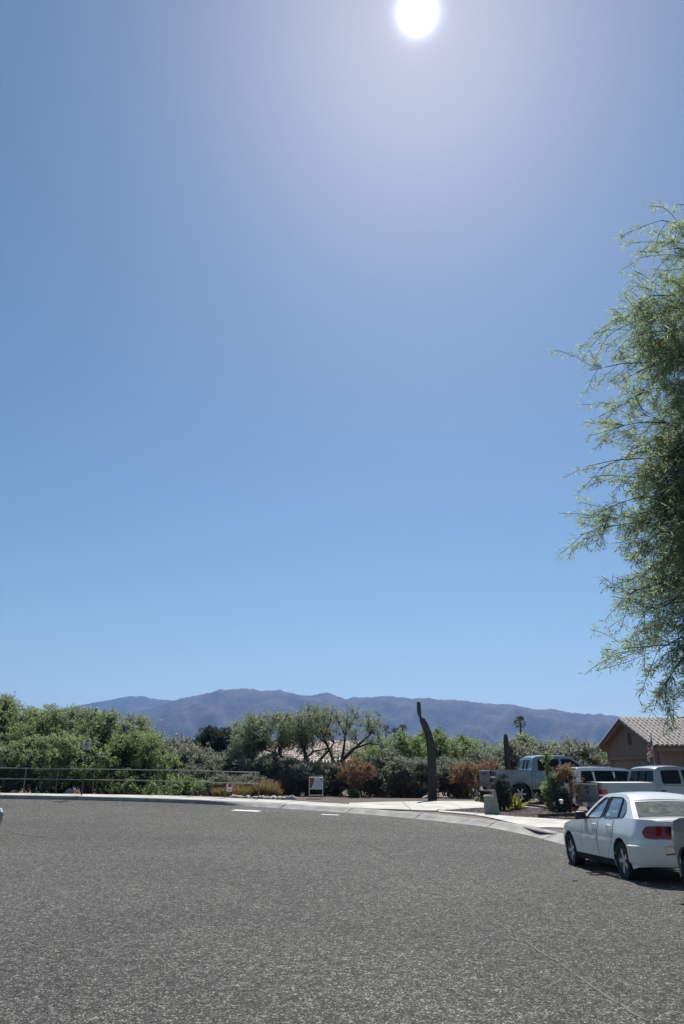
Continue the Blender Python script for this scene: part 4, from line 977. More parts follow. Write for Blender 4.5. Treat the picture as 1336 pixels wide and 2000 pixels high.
def greenhouse(root, B, rail, windows, tumble, pmat, gmat, crown=.035, rear_glass=True, seats=((2.0, 'front'),), zfloor=.45, gm_rear=None, inset=.05, divider=None, frame_name='cabin_frame', bulge_r=-.05, bulge_f=.07, rear_v=(.10, .93), rear_u=.90, pillars=()):
    """roof, pillars and glass. rail: side outline from rear base up over the roof and down to the cowl"""
    zbase = min(rail[0][1], rail[-1][1])
    def ymap(x, z):
        q = B.sx(min(max(x, .03), B.L - .05)); y0 = B.pt(q, B.zb(x)).y - inset; return y0 - max(0, z - B.zb(x)) * tumble - max(0, z - zbase - .2) ** 2 * .18
    m = MB()
    for side in (1, -1): poly_side(m, rail, windows, ymap, side)
    top = [p for p in rail if p[1] > max(q[1] for q in rail) - .14]; top = sorted(top, key=lambda p: p[0]); rows = []
    for (x, z) in top:
        w = ymap(x, z); rows.append([Vector((x, w * u, z + crown * (1 - abs(u) ** 2.4))) for u in np.linspace(-1, 1, 13)])
    m.grid(rows); m.grid([[p - Vector((0, 0, .04)) for p in r] for r in rows])
    rb, rt, ft, fb = rail[0], top[0], top[-1], rail[-1]
    # rear frame round the back glass
    yb, yt = ymap(*rb), ymap(*rt)
    v0, v1 = rear_v; U = rear_u
    for (u, v) in (((-1, -U), (0, 1)), ((U, 1), (0, 1)), ((-U, U), (0, v0)), ((-U, U), (v1, 1))): m.grid(end_panel(rb, rt, yb, yt, bulge_r, u, v))
    m.build(frame_name, pmat, root, weld=True, angle=32)
    g = MB(); g.grid(end_panel(rb, rt, yb, yt, bulge_r, (-U - .01, U + .01), (v0 - .01, v1 + .01), off=.008)); g.build('rear_window', gm_rear or gmat, root)
    g = MB(); g.grid(end_panel(fb, ft, ymap(*fb), ymap(*ft), bulge_f)); g.build('windscreen', gmat, root)
    for w in windows:
        c = Vector((sum(p[0] for p in w) / len(w), sum(p[1] for p in w) / len(w)))
        for side in (1, -1):
            g = MB(); W_ = [c + (Vector(p) - c) * 1.02 for p in w]; g.add([Vector((p.x, (ymap(p.x, p.y) - .014) * side, p.y)) for p in W_], [tuple(range(len(W_)))]); gl = g.build('side_window', gmat, root, smooth=False)
            t = MB(); P3 = [Vector((p[0], (ymap(*p) + .003) * side, p[1])) for p in w]; t.tube(P3 + P3[:1], .009, 4, False); t.build('window_seal', M['trim'], gl)
            if divider and divider(c): 
                d0, d1 = divider(c); t = MB(); t.tube([Vector((d0[0], (ymap(*d0) - .004) * side, d0[1])), Vector((d1[0], (ymap(*d1) - .004) * side, d1[1]))], .014, 4); t.build('window_divider', M['trim'], gl)
    for (x0, x1, z0, z1, lean) in pillars:
        for side in (1, -1):
            t = MB(); t.add([Vector((x, (ymap(x, z) + .004) * side, z)) for x, z in ((x0, z0), (x1, z0), (x1 - lean, z1), (x0 - lean, z1))], [(0, 1, 2, 3)]); t.build('pillar_cover', M['trim'], root, smooth=False)
    # inside
    for (x, kind) in seats:
        w = .5 if kind == 'front' else 1.25
        for yy in ((.36, -.36) if kind == 'front' else (0,)):
            st = MB(); st.rbox((x + .22, yy, zfloor + .10), (.5, w, .18), .05); st.rbox((x, yy, zfloor + .42), (.15, w, .56), .06, Matrix.Rotation(-.2, 4, 'Y')); so = st.build('seat', M['interior'], root)
            for hy in ((yy,) if kind == 'front' else (-.38, .38)): hr = MB(); hr.rbox((x - .09, hy, zfloor + .79), (.10, .26, .17), .045); hr.build('headrest', M['interior'], so)
    d = MB(); d.box((fb[0] - .12, 0, min(B.zb(fb[0]), fb[1]) - .10), (.45, B.W * .78, .22)); d.build('dashboard', M['trim'], root)
    st = MB(); st.tube([(fb[0] - .42 + .16 * math.cos(a) * .35, .36 + .18 * math.sin(a), min(B.zb(fb[0]), fb[1]) - .02 + .17 * math.cos(a)) for a in np.linspace(0, 2 * math.pi, 15)], .013, 5); st.build('steering_wheel', M['trim'], root)
    return ymap
def underside(root, B):
    m = MB(); m.box((B.L / 2, 0, B.z0 + .10), (B.L * .84, B.W * .70, .14))
    for a in B.axles:
        for side in (1, -1):
            rows = [[Vector((a + (B.arch - .012) * math.cos(t), side * y, B.wr + (B.arch - .012) * math.sin(t))) for t in np.linspace(-.35, math.pi + .35, 16)] for y in (B.W / 2 * .955, B.W / 2 - .38)]
            m.grid(rows); m.add(rows[1], [tuple(range(16))])
    m.build('underbody', M['under'], root, angle=0)
def mirror(root, x, y, z, m_, big=1.0):
    for side in (1, -1):
        k = MB(); k.rbox((x, side * (y + .10 * big), z), (.13 * big, .21 * big, .145 * big), .045); k.box((x + .02, side * (y - .01), z - .04), (.07, .10, .04)); k.build('door_mirror', m_, root)
def seamline(root, B, pts, side, w=.014):
    """a shut line let into the shell: a thin dark band along (x, z) points"""
    rows = []
    for i, (x, z) in enumerate(pts):
        a, b = pts[max(0, i - 1)], pts[min(len(pts) - 1, i + 1)]; d = Vector((b[0] - a[0], b[1] - a[1])).normalized(); n = (-d.y, d.x)
        rows.append([B.pt(B.sx(x + n[0] * k * w / 2), z + n[1] * k * w / 2, side, .0022) for k in (-1, 1)])
    MB().grid(rows).build('door_gap', M['trim'], root, angle=0)
def plate(root, x, z, mat_=None):
    m = MB(); m.box((x, 0, z), (.012, .31, .155)); m.build('number_plate', mat_ or M['white'], root)

def make_sedan(name, loc, rz, label, cat, pmat, wmat):
    o = thing(name, loc, rz, label, cat)
    B = Body(4.78, 1.76, rear=(.55, 3.0), front=(.95, 2.5), z0=.22, axles=(1.02, 3.74), arch=.365, wheel_r=.318,
             belt=[(0, .945), (.10, .985), (.5, 1.0), (.85, .995), (1.5, .955), (2.6, .935), (3.1, .92), (3.8, .865), (4.4, .76), (4.78, .66)],
             prof=[(.18, .935), (.26, .965), (.40, .99), (.56, 1.0), (.66, .995), (.76, .975), (.9, .93), (1.02, .885)],
             rshift=[(.2, .10), (.30, .03), (.50, 0), (.585, .005), (.60, .045), (.75, .06), (.9, .085), (1.0, .12)], fshift=[(.2, -.06), (.45, 0), (.6, -.03), (.8, -.14), (1, -.3)],
             endz=[(0, .30), (.35, .27), (.66, .215), (4.1, .215), (4.5, .22), (4.78, .24)])
    m = B.shell(); body = m.build('body', pmat, o, weld=True, angle=38)
    B.cap(.0, .80, .03, 14, 14).build('boot_lid', pmat, o, angle=50); B.cap(3.08, 4.78, .06, 20, 14).build('bonnet', pmat, o, angle=50)
    underside(o, B)
    rail = [(.62, .99), (.84, 1.13), (1.05, 1.268), (1.18, 1.335), (1.34, 1.374), (1.6, 1.394), (1.92, 1.404), (2.2, 1.395), (2.36, 1.366), (2.54, 1.30), (2.80, 1.16), (3.00, 1.035), (3.16, .925)]
    w1 = round_poly([(2.90, .965), (2.14, .975), (2.09, 1.33), (2.29, 1.325), (2.47, 1.245), (2.72, 1.105)], .04)
    w2 = round_poly([(2.04, .978), (1.10, .995), (1.01, 1.09), (1.18, 1.255), (1.42, 1.325), (2.01, 1.335)], .07)
    greenhouse(o, B, rail, [w1, w2], .54, pmat, M['glass'], .03, seats=((2.06, 'front'), (1.16, 'rear')), zfloor=.36, inset=.045, divider=lambda c: ((1.33, .99), (1.41, 1.315)) if c.x < 1.9 else None, rear_v=(.05, .93), rear_u=.885, bulge_r=-.09, bulge_f=.12, pillars=((2.045, 2.135, .972, 1.34, .02),), gm_rear=M['pale_glass'])
    sh = MB(); sh.box((.9, 0, .94), (.6, 1.2, .03)); sh.build('parcel_shelf', M['interior'], o)
    q = B.sx
    for side in (1, -1):
        for (x0, x1) in ((1.36, 2.07), (2.11, 2.95)):
            zt = lambda t, a=x0, b=x1: B.zb(a + (b - a) * t) - .012
            zl = (lambda t: .33 + .34 * max(0, 1 - t * 2.2) ** 1.1) if x0 < 2 else (lambda t: .33)
            d = B.patch(q(x0 + .006), q(x1 - .006), zl, zt, .0045, side, 12, 8, .012).build('door', pmat, o, angle=50)
            h = MB(); hx = x0 + .10; hp = [B.pt(q(hx + .05 * i), .845, side, .012 + .022 * math.sin(math.pi * i / 4)) for i in range(5)]; h.tube(hp, [.012, .016, .017, .016, .012], 6); h.build('handle', pmat, d)
            B.patch(q(x0 + .05), q(x1 - .02), .575, .612, .016, side, 8, 2, .014).build('side_moulding', pmat, d)
            seamline(o, B, [(x0, .36 if x0 > 2 else .66)] + [(x0, z) for z in np.linspace(.5 if x0 > 2 else .7, B.zb(x0) - .01, 6)], side)
        seamline(o, B, [(2.96, z) for z in np.linspace(.34, .90, 7)], side); seamline(o, B, [(.62 + .0 * z, z) for z in np.linspace(.61, .60, 2)] + [(.35, .60), (.12, .60)], side, .012)
        B.patch(q(1.42), q(3.36), .215, .315, .012, side, 14, 2, .02).build('sill_trim', M['under'], o)
        # tail lamp: wraps from the flank round to the back
        s0, s1 = .22, q(.20)
        zc = .795; hh = lambda t: .098 * math.sqrt(max(0.02, 1 - (2 * t - 1) ** 6))
        tl = B.patch(s0, s1, lambda t: zc - hh(t), lambda t: zc + hh(t), .012, side, 18, 6, .03).build('tail_light', M['lens'], o)
        B.patch(s0 + .05, s0 + .26, zc - .01, zc + .075, .017, side, 6, 3, .01).build('lamp_dark_half', M['lens_dark'], tl)
        B.patch(B.len - .62, B.len - .22, .60, .70, .012, side, 8, 4, .02).build('headlight', M['lens_clear'], o)
        seamline(o, B, [(.05, .60), (.20, .60), (.40, .60), (.66, .605)], side, .012)
    rb = MB(); rows = []
    for zz, of in ((.30, .015), (.36, .05), (.58, .05), (.60, .012)):
        rows.append([B.pt(abs(qq), zz, 1 if qq >= 0 else -1, of) for qq in np.linspace(-q(.60), q(.60), 40)])
    rb.grid(rows).build('rear_bumper', pmat, o, angle=45)
    plate(o, .045, .78); mirror(o, 2.82, .80, 1.0, M['trim'], 1.0)
    bs = MB(); bs.grid([[B.pt(abs(qq), zz, 1 if qq >= 0 else -1, .006) for qq in np.linspace(-.36, .36, 9)] for zz in (.93, .945)]); bs.build('boot_gap', M['trim'], o)
    for x in B.axles:
        for side in (1, -1): wheel(o, x, side * (B.W / 2 - .115), .318, .205, .205, 5, wmat, side)
    return o, B

def make_pickup(name, loc, rz, label, cat, pmat, bed=2.0, L=5.85, W=1.98, cover=False, crew=True, wr=.395, roof=1.94, chrome=True, lampw=.26, rim=None, lz=(.88, 1.29), lens='lens', bw=0.0, bzz=(.52, .735), fo=1.02, bp=1.0, black_low=False):
    o = thing(name, loc, rz, label, cat); ax_ = (1.22, L - fo); bz = 1.36; cx0 = bed + .06; fx = L - 1.55
    B = Body(L, W, rear=(.10, 7), front=(.45, 3.4), z0=.50, axles=ax_, arch=wr + .075, wheel_r=wr,
             belt=[(0, bz), (cx0 - .02, bz), (cx0 + .02, bz - .06), (fx - .2, bz - .12), (fx + .25, bz - .13), (L - .5, bz - .20), (L - .1, bz - .30), (L, bz - .36)],
             prof=[(.4, .93), (.52, .96), (.75, 1.0), (.95, .995), (1.15, .975), (1.36, .955)], rshift=[(.4, .02), (.6, 0), (1.36, .02)], fshift=[(.4, -.02), (.6, 0), (.9, 0), (1.2, -.06)],
             endz=[(0, .64), (.55, .60), (.80, .52), (L - .9, .50), (L, .52)])
    B.shell(8).build('body', pmat, o, weld=True, angle=35); B.cap(fx, L, .05, 14, 12).build('bonnet', pmat, o, angle=45); underside(o, B)
    q = B.sx
    # cargo bed: floor, inner walls, rails
    bd = MB(); yi = W / 2 * .955 - .11
    bd.box((bed / 2 + .05, 0, .78), (bed - .02, 2 * yi, .04))
    for side in (1, -1):
        bd.box((bed / 2 + .05, side * yi, 1.06), (bed - .02, .02, .58)); bd.box((bed / 2 + .05, side * (yi + .055), bz + .004), (bed - .02, .135, .03))
    bd.box((.06, 0, 1.06), (.05, 2 * yi, .60)); bd.box((cx0 - .03, 0, 1.06), (.03, 2 * yi, .6)); bd.build('cargo_bed', pmat, o, smooth=False)
    if cover:
        c = MB(); rows = [[Vector((x, y, bz + .028 + .025 * (1 - (y / (yi + .09)) ** 2))) for y in np.linspace(-yi - .09, yi + .09, 9)] for x in np.linspace(.03, bed - .02, 8)]; c.grid(rows); c.grid([[p - Vector((0, 0, .03)) for p in r] for r in rows]); c.build('bed_cover', M['palecover'], o)
    tg = MB(); hw = W / 2 * .955 - lampw * .5
    rows = [[Vector((-.012 + dx, y, z)) for y in np.linspace(-hw, hw, 9)] for z, dx in ((.70, .03), (.715, 0), (.80, -.004), (.98, -.012), (1.0, -.004), (1.22, -.004), (1.335, -.012), (1.352, .03))]; tg.grid(rows); t_ = tg.build('tailgate', pmat, o, angle=25)
    h = MB(); h.rbox((-.03, 0, 1.21), (.03, .24, .075), .02); h.build('handle', M['trim'], t_)
    em = MB(); em.lathe([(.001, .0), (.055, .004), (.07, .010)], (-.03, 0, 1.05), 'x', 20); em.build('badge', M['trim'] if cover else M['chrome'], t_)
    for side in (1, -1):
        tl = B.patch(W / 2 - lampw * .62, W / 2 + .16, lz[0], lz[1], .012, side, 10, 5, .03).build('tail_light', M[lens], o)
        B.patch(W / 2 - lampw * .60, W / 2 + .12, (lz[0] + lz[1]) / 2 - .03, (lz[0] + lz[1]) / 2 + .03, .017, side, 8, 2, .012).build('reversing_lamp', M['lens_clear'], tl)
        B.patch(B.len - W / 2 + .02, B.len - W / 2 + .40, .86, 1.06, .012, side, 8, 4, .03).build('headlight', M['lens_clear'], o)
        for x in ax_:       # flared lips over the wheels
            f = MB(); f.tube([B.pt(q(x + (B.arch + .012) * math.cos(t)), min(B.wr + (B.arch + .012) * math.sin(t), 1.3), side, .012) for t in np.linspace(-.05, math.pi + .05, 18)], .026, 5); f.build('wheel_arch_lip', pmat if not black_low else M['trim'], o)
        seamline(o, B, [(cx0 - .01, z) for z in np.linspace(.56, bz - .02, 6)], side, .022)
        xs = [cx0 + .12, (cx0 + fx) / 2 + .05, fx - .02] if crew else [cx0 + .12, fx - .02]
        for a, b in zip(xs, xs[1:]):
            d = B.patch(q(a + .008), q(b - .008), .60, lambda t, a=a, b=b: B.zb(a + (b - a) * t) - .015, .005, side, 8, 6, .015).build('door', pmat, o, angle=50)
            hm = MB(); hm.rbox(B.pt(q(a + .16), 1.10, side, .02), (.2, .035, .05), .012); hm.build('handle', M['trim'] if not chrome else pmat, d)
            seamline(o, B, [(a, z) for z in np.linspace(.60, B.zb(a) - .02, 5)], side, .014)
        B.patch(q(1.75), q(L - 1.55), .50, .60, .02, side, 12, 2, .03).build('sill_trim', M['under'], o)
    bm_ = M['chrome'] if chrome else M['p_grey']
    for (nm, x0, s_) in (('rear_bumper', 0, -1), ('front_bumper', L, 1)):
        bb = MB(); rows = []
        for zz, d in ((bzz[0], .02), (bzz[0] + .02, .14), (bzz[1] - .07, .16), (bzz[1] - .015, .15), (bzz[1], .02)): rows.append([Vector((x0 + s_ * (d * bp + .02 + bw - (.16 + bw) * abs(u) ** 3.0), u * (W / 2 + bw), zz)) for u in np.linspace(-1, 1, 25)])
        bb.grid(rows); bb.build(nm, bm_, o, angle=40)
    gr = MB()
    for k in range(4): gr.box((L - .02, 0, .80 + .075 * k), (.05, W * .55, .035))
    gr.build('grille', M['chrome'], o, smooth=False)
    plate(o, -.175, .62)
    rail = [(cx0 + .02, bz - .05), (cx0 + .06, 1.62), (cx0 + .16, roof - .10), (cx0 + .30, roof - .035), (cx0 + .7, roof), (cx0 + 1.2, roof), (fx - .95, roof - .02), (fx - .72, roof - .075), (fx - .45, 1.70), (fx + .10, bz - .11)]
    if crew:
        w1 = round_poly([(fx - .16, bz - .06), ((cx0 + fx) / 2 + .12, bz - .03), ((cx0 + fx) / 2 + .10, roof - .13), (fx - .80, roof - .14), (fx - .52, 1.64)], .05)
        w2 = round_poly([((cx0 + fx) / 2 - .02, bz - .02), (cx0 + .32, bz - .01), (cx0 + .36, roof - .15), ((cx0 + fx) / 2 - .02, roof - .13)], .07); win = [w1, w2]
    else: win = [round_poly([(fx - .16, bz - .06), (cx0 + .30, bz - .03), (cx0 + .36, roof - .15), (fx - .80, roof - .14), (fx - .52, 1.64)], .05)]
    greenhouse(o, B, rail, win, .17, pmat, M['dark_glass'], .04, seats=((cx0 + 1.25, 'front'),) + (((cx0 + .42, 'rear'),) if crew else ()), zfloor=.80, inset=.03, rear_v=(.22, .88), rear_u=.86, bulge_r=0.0, bulge_f=.14)
    rg = MB(); 
    for yy in (-.22, .22): rg.box((cx0 + .075, yy, 1.60), (.03, .03, .40), Matrix.Rotation(.22, 4, 'Y'))
    rg.build('window_slider_bars', M['trim'], o, smooth=False)
    mirror(o, fx - .22, .95, bz + .02, M['trim'], 1.25)
    for x in ax_:
        for side in (1, -1): wheel(o, x, side * (W / 2 - .135), wr, .265, wr * .62, 6, rim or M['alloy'], side)
    return o, B

def make_wagon(name, loc, rz, label, cat, pmat, L=4.75, W=1.86, roof=1.72, rack=True):
    o = thing(name, loc, rz, label, cat); ax_ = (.98, L - .98)
    B = Body(L, W, rear=(.32, 4), front=(.6, 2.9), z0=.26, axles=ax_, arch=.40, wheel_r=.35, belt=[(0, 1.10), (.3, 1.10), (L - 1.5, 1.04), (L - 1.2, 1.0), (L - .5, .92), (L, .76)],
             prof=[(.2, .94), (.35, .98), (.6, 1.0), (.8, .99), (1.1, .955)], rshift=[(.2, .05), (.45, 0), (.62, .01), (.65, .06), (1.1, .08)], fshift=[(.2, -.04), (.45, 0), (1, -.15)], endz=[(0, .36), (.5, .27), (L - .5, .26), (L, .30)])
    B.shell(8).build('body', pmat, o, weld=True, angle=38); B.cap(L - 1.45, L, .05, 14, 12).build('bonnet', pmat, o, angle=45); underside(o, B); q = B.sx
    rail = [(.14, 1.08), (.24, 1.35), (.36, roof - .11), (.46, roof - .045), (.7, roof - .01), (1.4, roof), (2.2, roof - .01), (L - 2.2, roof - .05), (L - 2.02, roof - .10), (L - 1.75, 1.42), (L - 1.25, 1.0)]
    win = [round_poly([(L - 1.6, 1.10), (2.16, 1.12), (2.16, roof - .14), (L - 2.06, roof - .16), (L - 1.86, 1.40)], .05), round_poly([(2.06, 1.12), (1.20, 1.13), (1.20, roof - .14), (2.06, roof - .14)], .06), round_poly([(1.10, 1.13), (.50, 1.15), (.58, roof - .16), (1.10, roof - .14)], .07)]
    greenhouse(o, B, rail, win, .24, pmat, M['dark_glass'], .03, seats=((2.15, 'front'), (1.2, 'rear')), zfloor=.5, inset=.04, rear_v=(.08, .82), rear_u=.9, bulge_r=-.06, bulge_f=.12, pillars=((2.07, 2.15, 1.12, roof - .13, 0), (1.11, 1.19, 1.13, roof - .13, 0)))
    sp = MB(); sp.rbox((.30, 0, roof - .035), (.30, W * .70, .045), .02); sp.build('tailgate_spoiler', pmat, o)
    for side in (1, -1):
        tl = B.patch(.62, W / 2 + .20, .86, 1.08, .012, side, 8, 4, .03).build('tail_light', M['lens_clear'], o); B.patch(.66, W / 2 + .1, .86, .92, .016, side, 6, 2, .012).build('reflector', M['lens'], tl)
        B.patch(B.len - .8, B.len - .4, .72, .86, .012, side, 8, 4, .03).build('headlight', M['lens_clear'], o)
        for a, b in ((1.22, 2.1), (2.14, 3.05)):
            d = B.patch(q(a), q(b), (lambda t: .36 + .25 * max(0, 1 - t * 2.4)) if a < 2 else .36, lambda t, a=a, b=b: B.zb(a + (b - a) * t) - .012, .0045, side, 10, 6, .012).build('door', pmat, o, angle=50); h = MB(); h.rbox(B.pt(q(a + .14), .95, side, .018), (.18, .03, .04), .012); h.build('handle', pmat, d); seamline(o, B, [(a - .01, z) for z in np.linspace(.66 if a < 2 else .4, B.zb(a) - .02, 5)], side)
        if rack:
            r_ = MB(); r_.tube([(.55, side * .60, roof + .0), (.72, side * .60, roof + .075), (1.6, side * .60, roof + .085), (2.5, side * .60, roof + .06), (2.65, side * .60, roof - .01)], .022, 6); r_.build('roof_rail', M['trim'], o)
    if rack:
        for x in (.95, 1.9): r_ = MB(); r_.box((x, 0, roof + .08), (.06, 1.24, .025)); r_.build('roof_crossbar', M['trim'], o)
    rb = MB(); rb.grid([[B.pt(abs(u), zz, 1 if u >= 0 else -1, of) for u in np.linspace(-q(.5), q(.5), 30)] for zz, of in ((.34, .01), (.42, .06), (.62, .06), (.66, .01))]); rb.build('rear_bumper', pmat, o); plate(o, .02, .80); mirror(o, L - 1.75, .86, 1.12, M['trim'], 1.1)
    for x in ax_:
        for side in (1, -1): wheel(o, x, side * (W / 2 - .12), .35, .225, .225, 6, M['alloy'], side)
    return o, B
M['palecover'] = mat('pale_bed_cover', (.62, .62, .60), .45, var=.06)
def stand(f, *, at, off, heading, **kw):
    """put a vehicle so that its local point off = (x, y) stands at the world point at"""
    a = R_(heading); c, s = math.cos(a), math.sin(a); x, y = at; ox, oy = off; return (x - c * ox + s * oy, y - s * ox - c * oy), a

# white sedan at the kerb, nose away
HS = 92.0
(p, a) = stand(None, at=(4.80, 13.90), off=(1.02, .86), heading=HS); gz = H(4.8, 14)
sed, SB = make_sedan('sedan', (p[0], p[1], gz - .012), a, 'white four door sedan parked at the kerb with its nose away', 'car', M['p_white'], M['alloy'])
sed.rotation_euler = (0, R_(1.4), a)         # the street dips here
# small grey pickup close behind it, only its front corner in the picture
(p, a) = stand(None, at=(4.73, 11.72), off=(5.2, .84), heading=HS + 1)
pk, PB = make_pickup('pickup_truck', (p[0], p[1], 0), a, 'front corner of a grey pickup with chrome bumper end behind the white sedan', 'pickup truck', M['p_gold'], 1.75, 5.2, 1.80, False, False, .36, 1.72, True, bw=.03, bzz=(.60, .735), fo=.74, bp=.6)
pk.scale = (1, 1, .93)
# silver pickup across the way, tail to the left
w0 = hit(1017, 1571.5, .156)
(p, a) = stand(None, at=w0, off=(1.22, -.86), heading=6.0)
make_pickup('pickup_truck', (p[0], p[1], H(*w0) + .158), a, 'silver crew cab pickup in the far driveway with its tail to the left', 'pickup truck', M['p_silver'], 1.70, 5.9, 2.0, False, True, .41, 1.95, True, lens='lens_dark')  # tail lamps' shade is put into a darker lens colour
# grey pickup with covered bed, nearer
(p, a) = stand(None, at=(9.55, 29.0), off=(0, -.97), heading=14.0)
gtr = make_pickup('pickup_truck', (p[0], p[1], -.03), a, 'grey pickup with covered bed and red tail light parked behind the white sedan', 'pickup truck', M['p_grey'], 2.25, 6.2, 1.98, True, True, .40, 1.97, False, .40, lz=(.76, 1.15))
# white wagon beyond it
(p, a) = stand(None, at=(9.35, 32.1), off=(0, -.93), heading=14.0)
make_wagon('van', (p[0], p[1], .19), a, 'white van with black roof rack, beyond the grey covered pickup', 'van', M['p_white'], 4.9, 1.9, 1.74, True)
# pale blue car between, only its sloping rear corner shows
(p, a) = stand(None, at=(8.95, 19.9), off=(.36, .65), heading=20.0)
make_wagon('hatchback', (p[0], p[1], .14), a, 'pale blue car at the right edge showing its sloping rear pillar', 'car', M['p_lblue'], 4.2, 1.78, 1.56, False)
# the car that only just noses in at the left edge
(p, a) = stand(None, at=(-8.98, 20.8), off=(4.78, 0), heading=-6)
make_sedan('sedan', (p[0], p[1], H(-11, 20.5)), a, 'dark car nosing into the picture at the far left edge', 'car', M['p_dark'], M['alloy'])
# ------------------------------------------------------------------ house with the tiled garage gable
def house():
    th = R_(9.4); a = Vector((math.cos(th), math.sin(th), 0)); w = Vector((-math.sin(th), math.cos(th), 0))
    N = atd(1288, 1480, 45.0); N.z = .35; Wd = 6.0; eave = 2.95; over = .48; rise = 1.75; Ln = 11.0
    o = thing('house', N, th, 'tan stucco house with a clay tiled garage gable behind the parked cars', 'house')
    # local frame: X along the ridge, Y along the gable wall (0 near corner .. Wd far corner)
    mid = Wd / 2; slope = rise / (mid + over); hy = lambda y: eave + slope * (mid + over - abs(y - mid)) - slope * over
    dw0, dw1, dh = .35, Wd - .45, 2.15
    m = MB(); outer = [(0, -.4), (Wd, -.4), (Wd, eave), (mid, eave + slope * mid), (0, eave)]; dr = [(dw0, -.3), (dw1, -.3), (dw1, dh), (dw0, dh)]; vt = [(mid - .24, 3.02), (mid + .24, 3.02), (mid + .24, 3.72), (mid - .24, 3.72)]
    loops = [[Vector((p[0], p[1], 0)) for p in l] for l in (outer, dr, vt)]; tr = tessellate_polygon(loops); flat = [p for l in loops for p in l]
    for x in (0, .16): m.add([Vector((x, p.x, p.y)) for p in flat], tr)
    for l in loops[1:]:
        n = len(l); m.add([Vector((x, p.x, p.y)) for x in (0, .16) for p in l], [(i, (i + 1) % n, n + (i + 1) % n, n + i) for i in range(n)])
    m.box((Ln / 2, .08, 1.1), (Ln, .16, 3.0)); m.box((Ln / 2, Wd - .08, 1.1), (Ln, .16, 3.0)); m.box((Ln - .08, mid, 1.1), (.16, Wd, 3.0))
    wall = m.build('wall', M['stucco'], o, smooth=False)
    tr_ = MB(); tr_.box((-.03, (dw0 + dw1) / 2, dh + .10), (.07, dw1 - dw0 + .4, .20)); tr_.build('door_lintel', M['stucco'], wall, smooth=False)
    # vent with slats
    v = MB(); v.box((.10, mid, 3.37), (.03, .46, .68)); vn = v.build('gable_vent', M['black'], o, smooth=False)
    for k in range(7): s = MB(); s.box((.05, mid, 3.08 + .095 * k), (.07, .46, .018), Matrix.Rotation(.6, 4, 'Y')); s.build('vent_slat', M['stucco_dark'], vn, smooth=False)
    # sectional garage door
    g = MB(); g.box((.12, (dw0 + dw1) / 2, dh / 2 - .15), (.03, dw1 - dw0, dh + .3)); gd = g.build('garage_door', M['garage'], o, smooth=False)
    pm_ = MB(); pm_.box((0, 0, 0), (.04, .9, .42)); pme = pm_.mesh('door_panel', M['garage'], False)
    for r in range(4):
        for c in range(4): obj('door_panel', pme, gd, (.10, dw0 + .53 + c * 1.0, .22 + .53 * r))
    # roof deck, fascia and rafters' edge
    d = MB(); e0, e1 = -over, Wd + over; zt = lambda y: eave + slope * (mid - abs(y - mid))
    for ya, yb_ in ((e0, mid), (mid, e1)):
        P = [(-.45, ya), (Ln, ya), (Ln, yb_), (-.45, yb_)]; d.add([Vector((x, y, zt(y) + dz)) for dz in (.0, .06) for x, y in P], [(0, 1, 2, 3), (7, 6, 5, 4), (0, 4, 5, 1), (1, 5, 6, 2), (2, 6, 7, 3), (3, 7, 4, 0)])
    roof = d.build('roof', M['stucco_dark'], o, smooth=False)
    for ya, yb_ in ((e0, mid), (mid, e1)):
        f = MB(); P = [(ya, zt(ya) - .16), (yb_, zt(yb_) - .16), (yb_, zt(yb_) + .0), (ya, zt(ya) + .0)]; f.add([Vector((x, y, z)) for x in (-.48, -.44) for y, z in P], [(0, 1, 2, 3), (7, 6, 5, 4)] + [(i, (i + 1) % 4, 4 + (i + 1) % 4, 4 + i) for i in range(4)]); f.build('barge_board', M['stucco_dark'], roof, smooth=False)
    f = MB(); f.box((Ln / 2 - .2, e0 - .02, zt(e0) - .07), (Ln + .5, .04, .20)); f.build('fascia', M['stucco_dark'], roof, smooth=False)
    # barrel tiles, one by one on the near slope
    t = MB(); rows = []
    for (y, r0) in ((0, .148), (.40, .07)):
        rows.append([Vector((r0 * math.cos(q), y, r0 * math.sin(q))) for q in np.linspace(0, math.pi, 7)])
    t.grid(rows); t.grid([[p * .86 + Vector((0, p.y * .14, 0)) for p in r] for r in rows]); t.add(rows[0] + [Vector((p.x * .86, p.y, p.z * .86)) for p in rows[0]], [(i, i + 1, 8 + i, 7 + i) for i in range(6)])
    # the pan between two barrels
    t.add([Vector((.10, 0, .012)), Vector((.205, 0, .012)), Vector((.205, .40, .0)), Vector((.10, .40, .0))], [(0, 1, 2, 3)])
    tm = t.mesh('roof_tile', M['tile'], True, 50); ang = math.atan(slope); sl = (mid + over) / math.cos(ang); nrow, ncol = 10, 24; ex = sl / nrow
    for r in range(nrow):
        for c in range(ncol):
            y = e0 + r * ex * math.cos(ang) - .02; z = zt(e0) + .115 + r * ex * math.sin(ang)
            obj('roof_tile', tm, roof, (-.37 + c * .305 + random.uniform(-.012, .012), y, z + random.uniform(0, .012)), (ang + .2, random.uniform(-.03, .03), random.uniform(-.03, .03)))
    far = MB()
    for r in range(nrow):
        for c in range(ncol):
            y = e1 - r * ex * math.cos(ang) + .02; z = zt(e1) + .115 + r * ex * math.sin(ang); mt = Matrix.Translation((-.37 + c * .305, y, z)) @ Matrix.Rotation(-ang - .05, 4, 'X') @ Matrix.Rotation(math.pi, 4, 'Z')
            far.add([mt @ p.co for p in tm.vertices], [tuple(f.vertices) for f in tm.polygons])
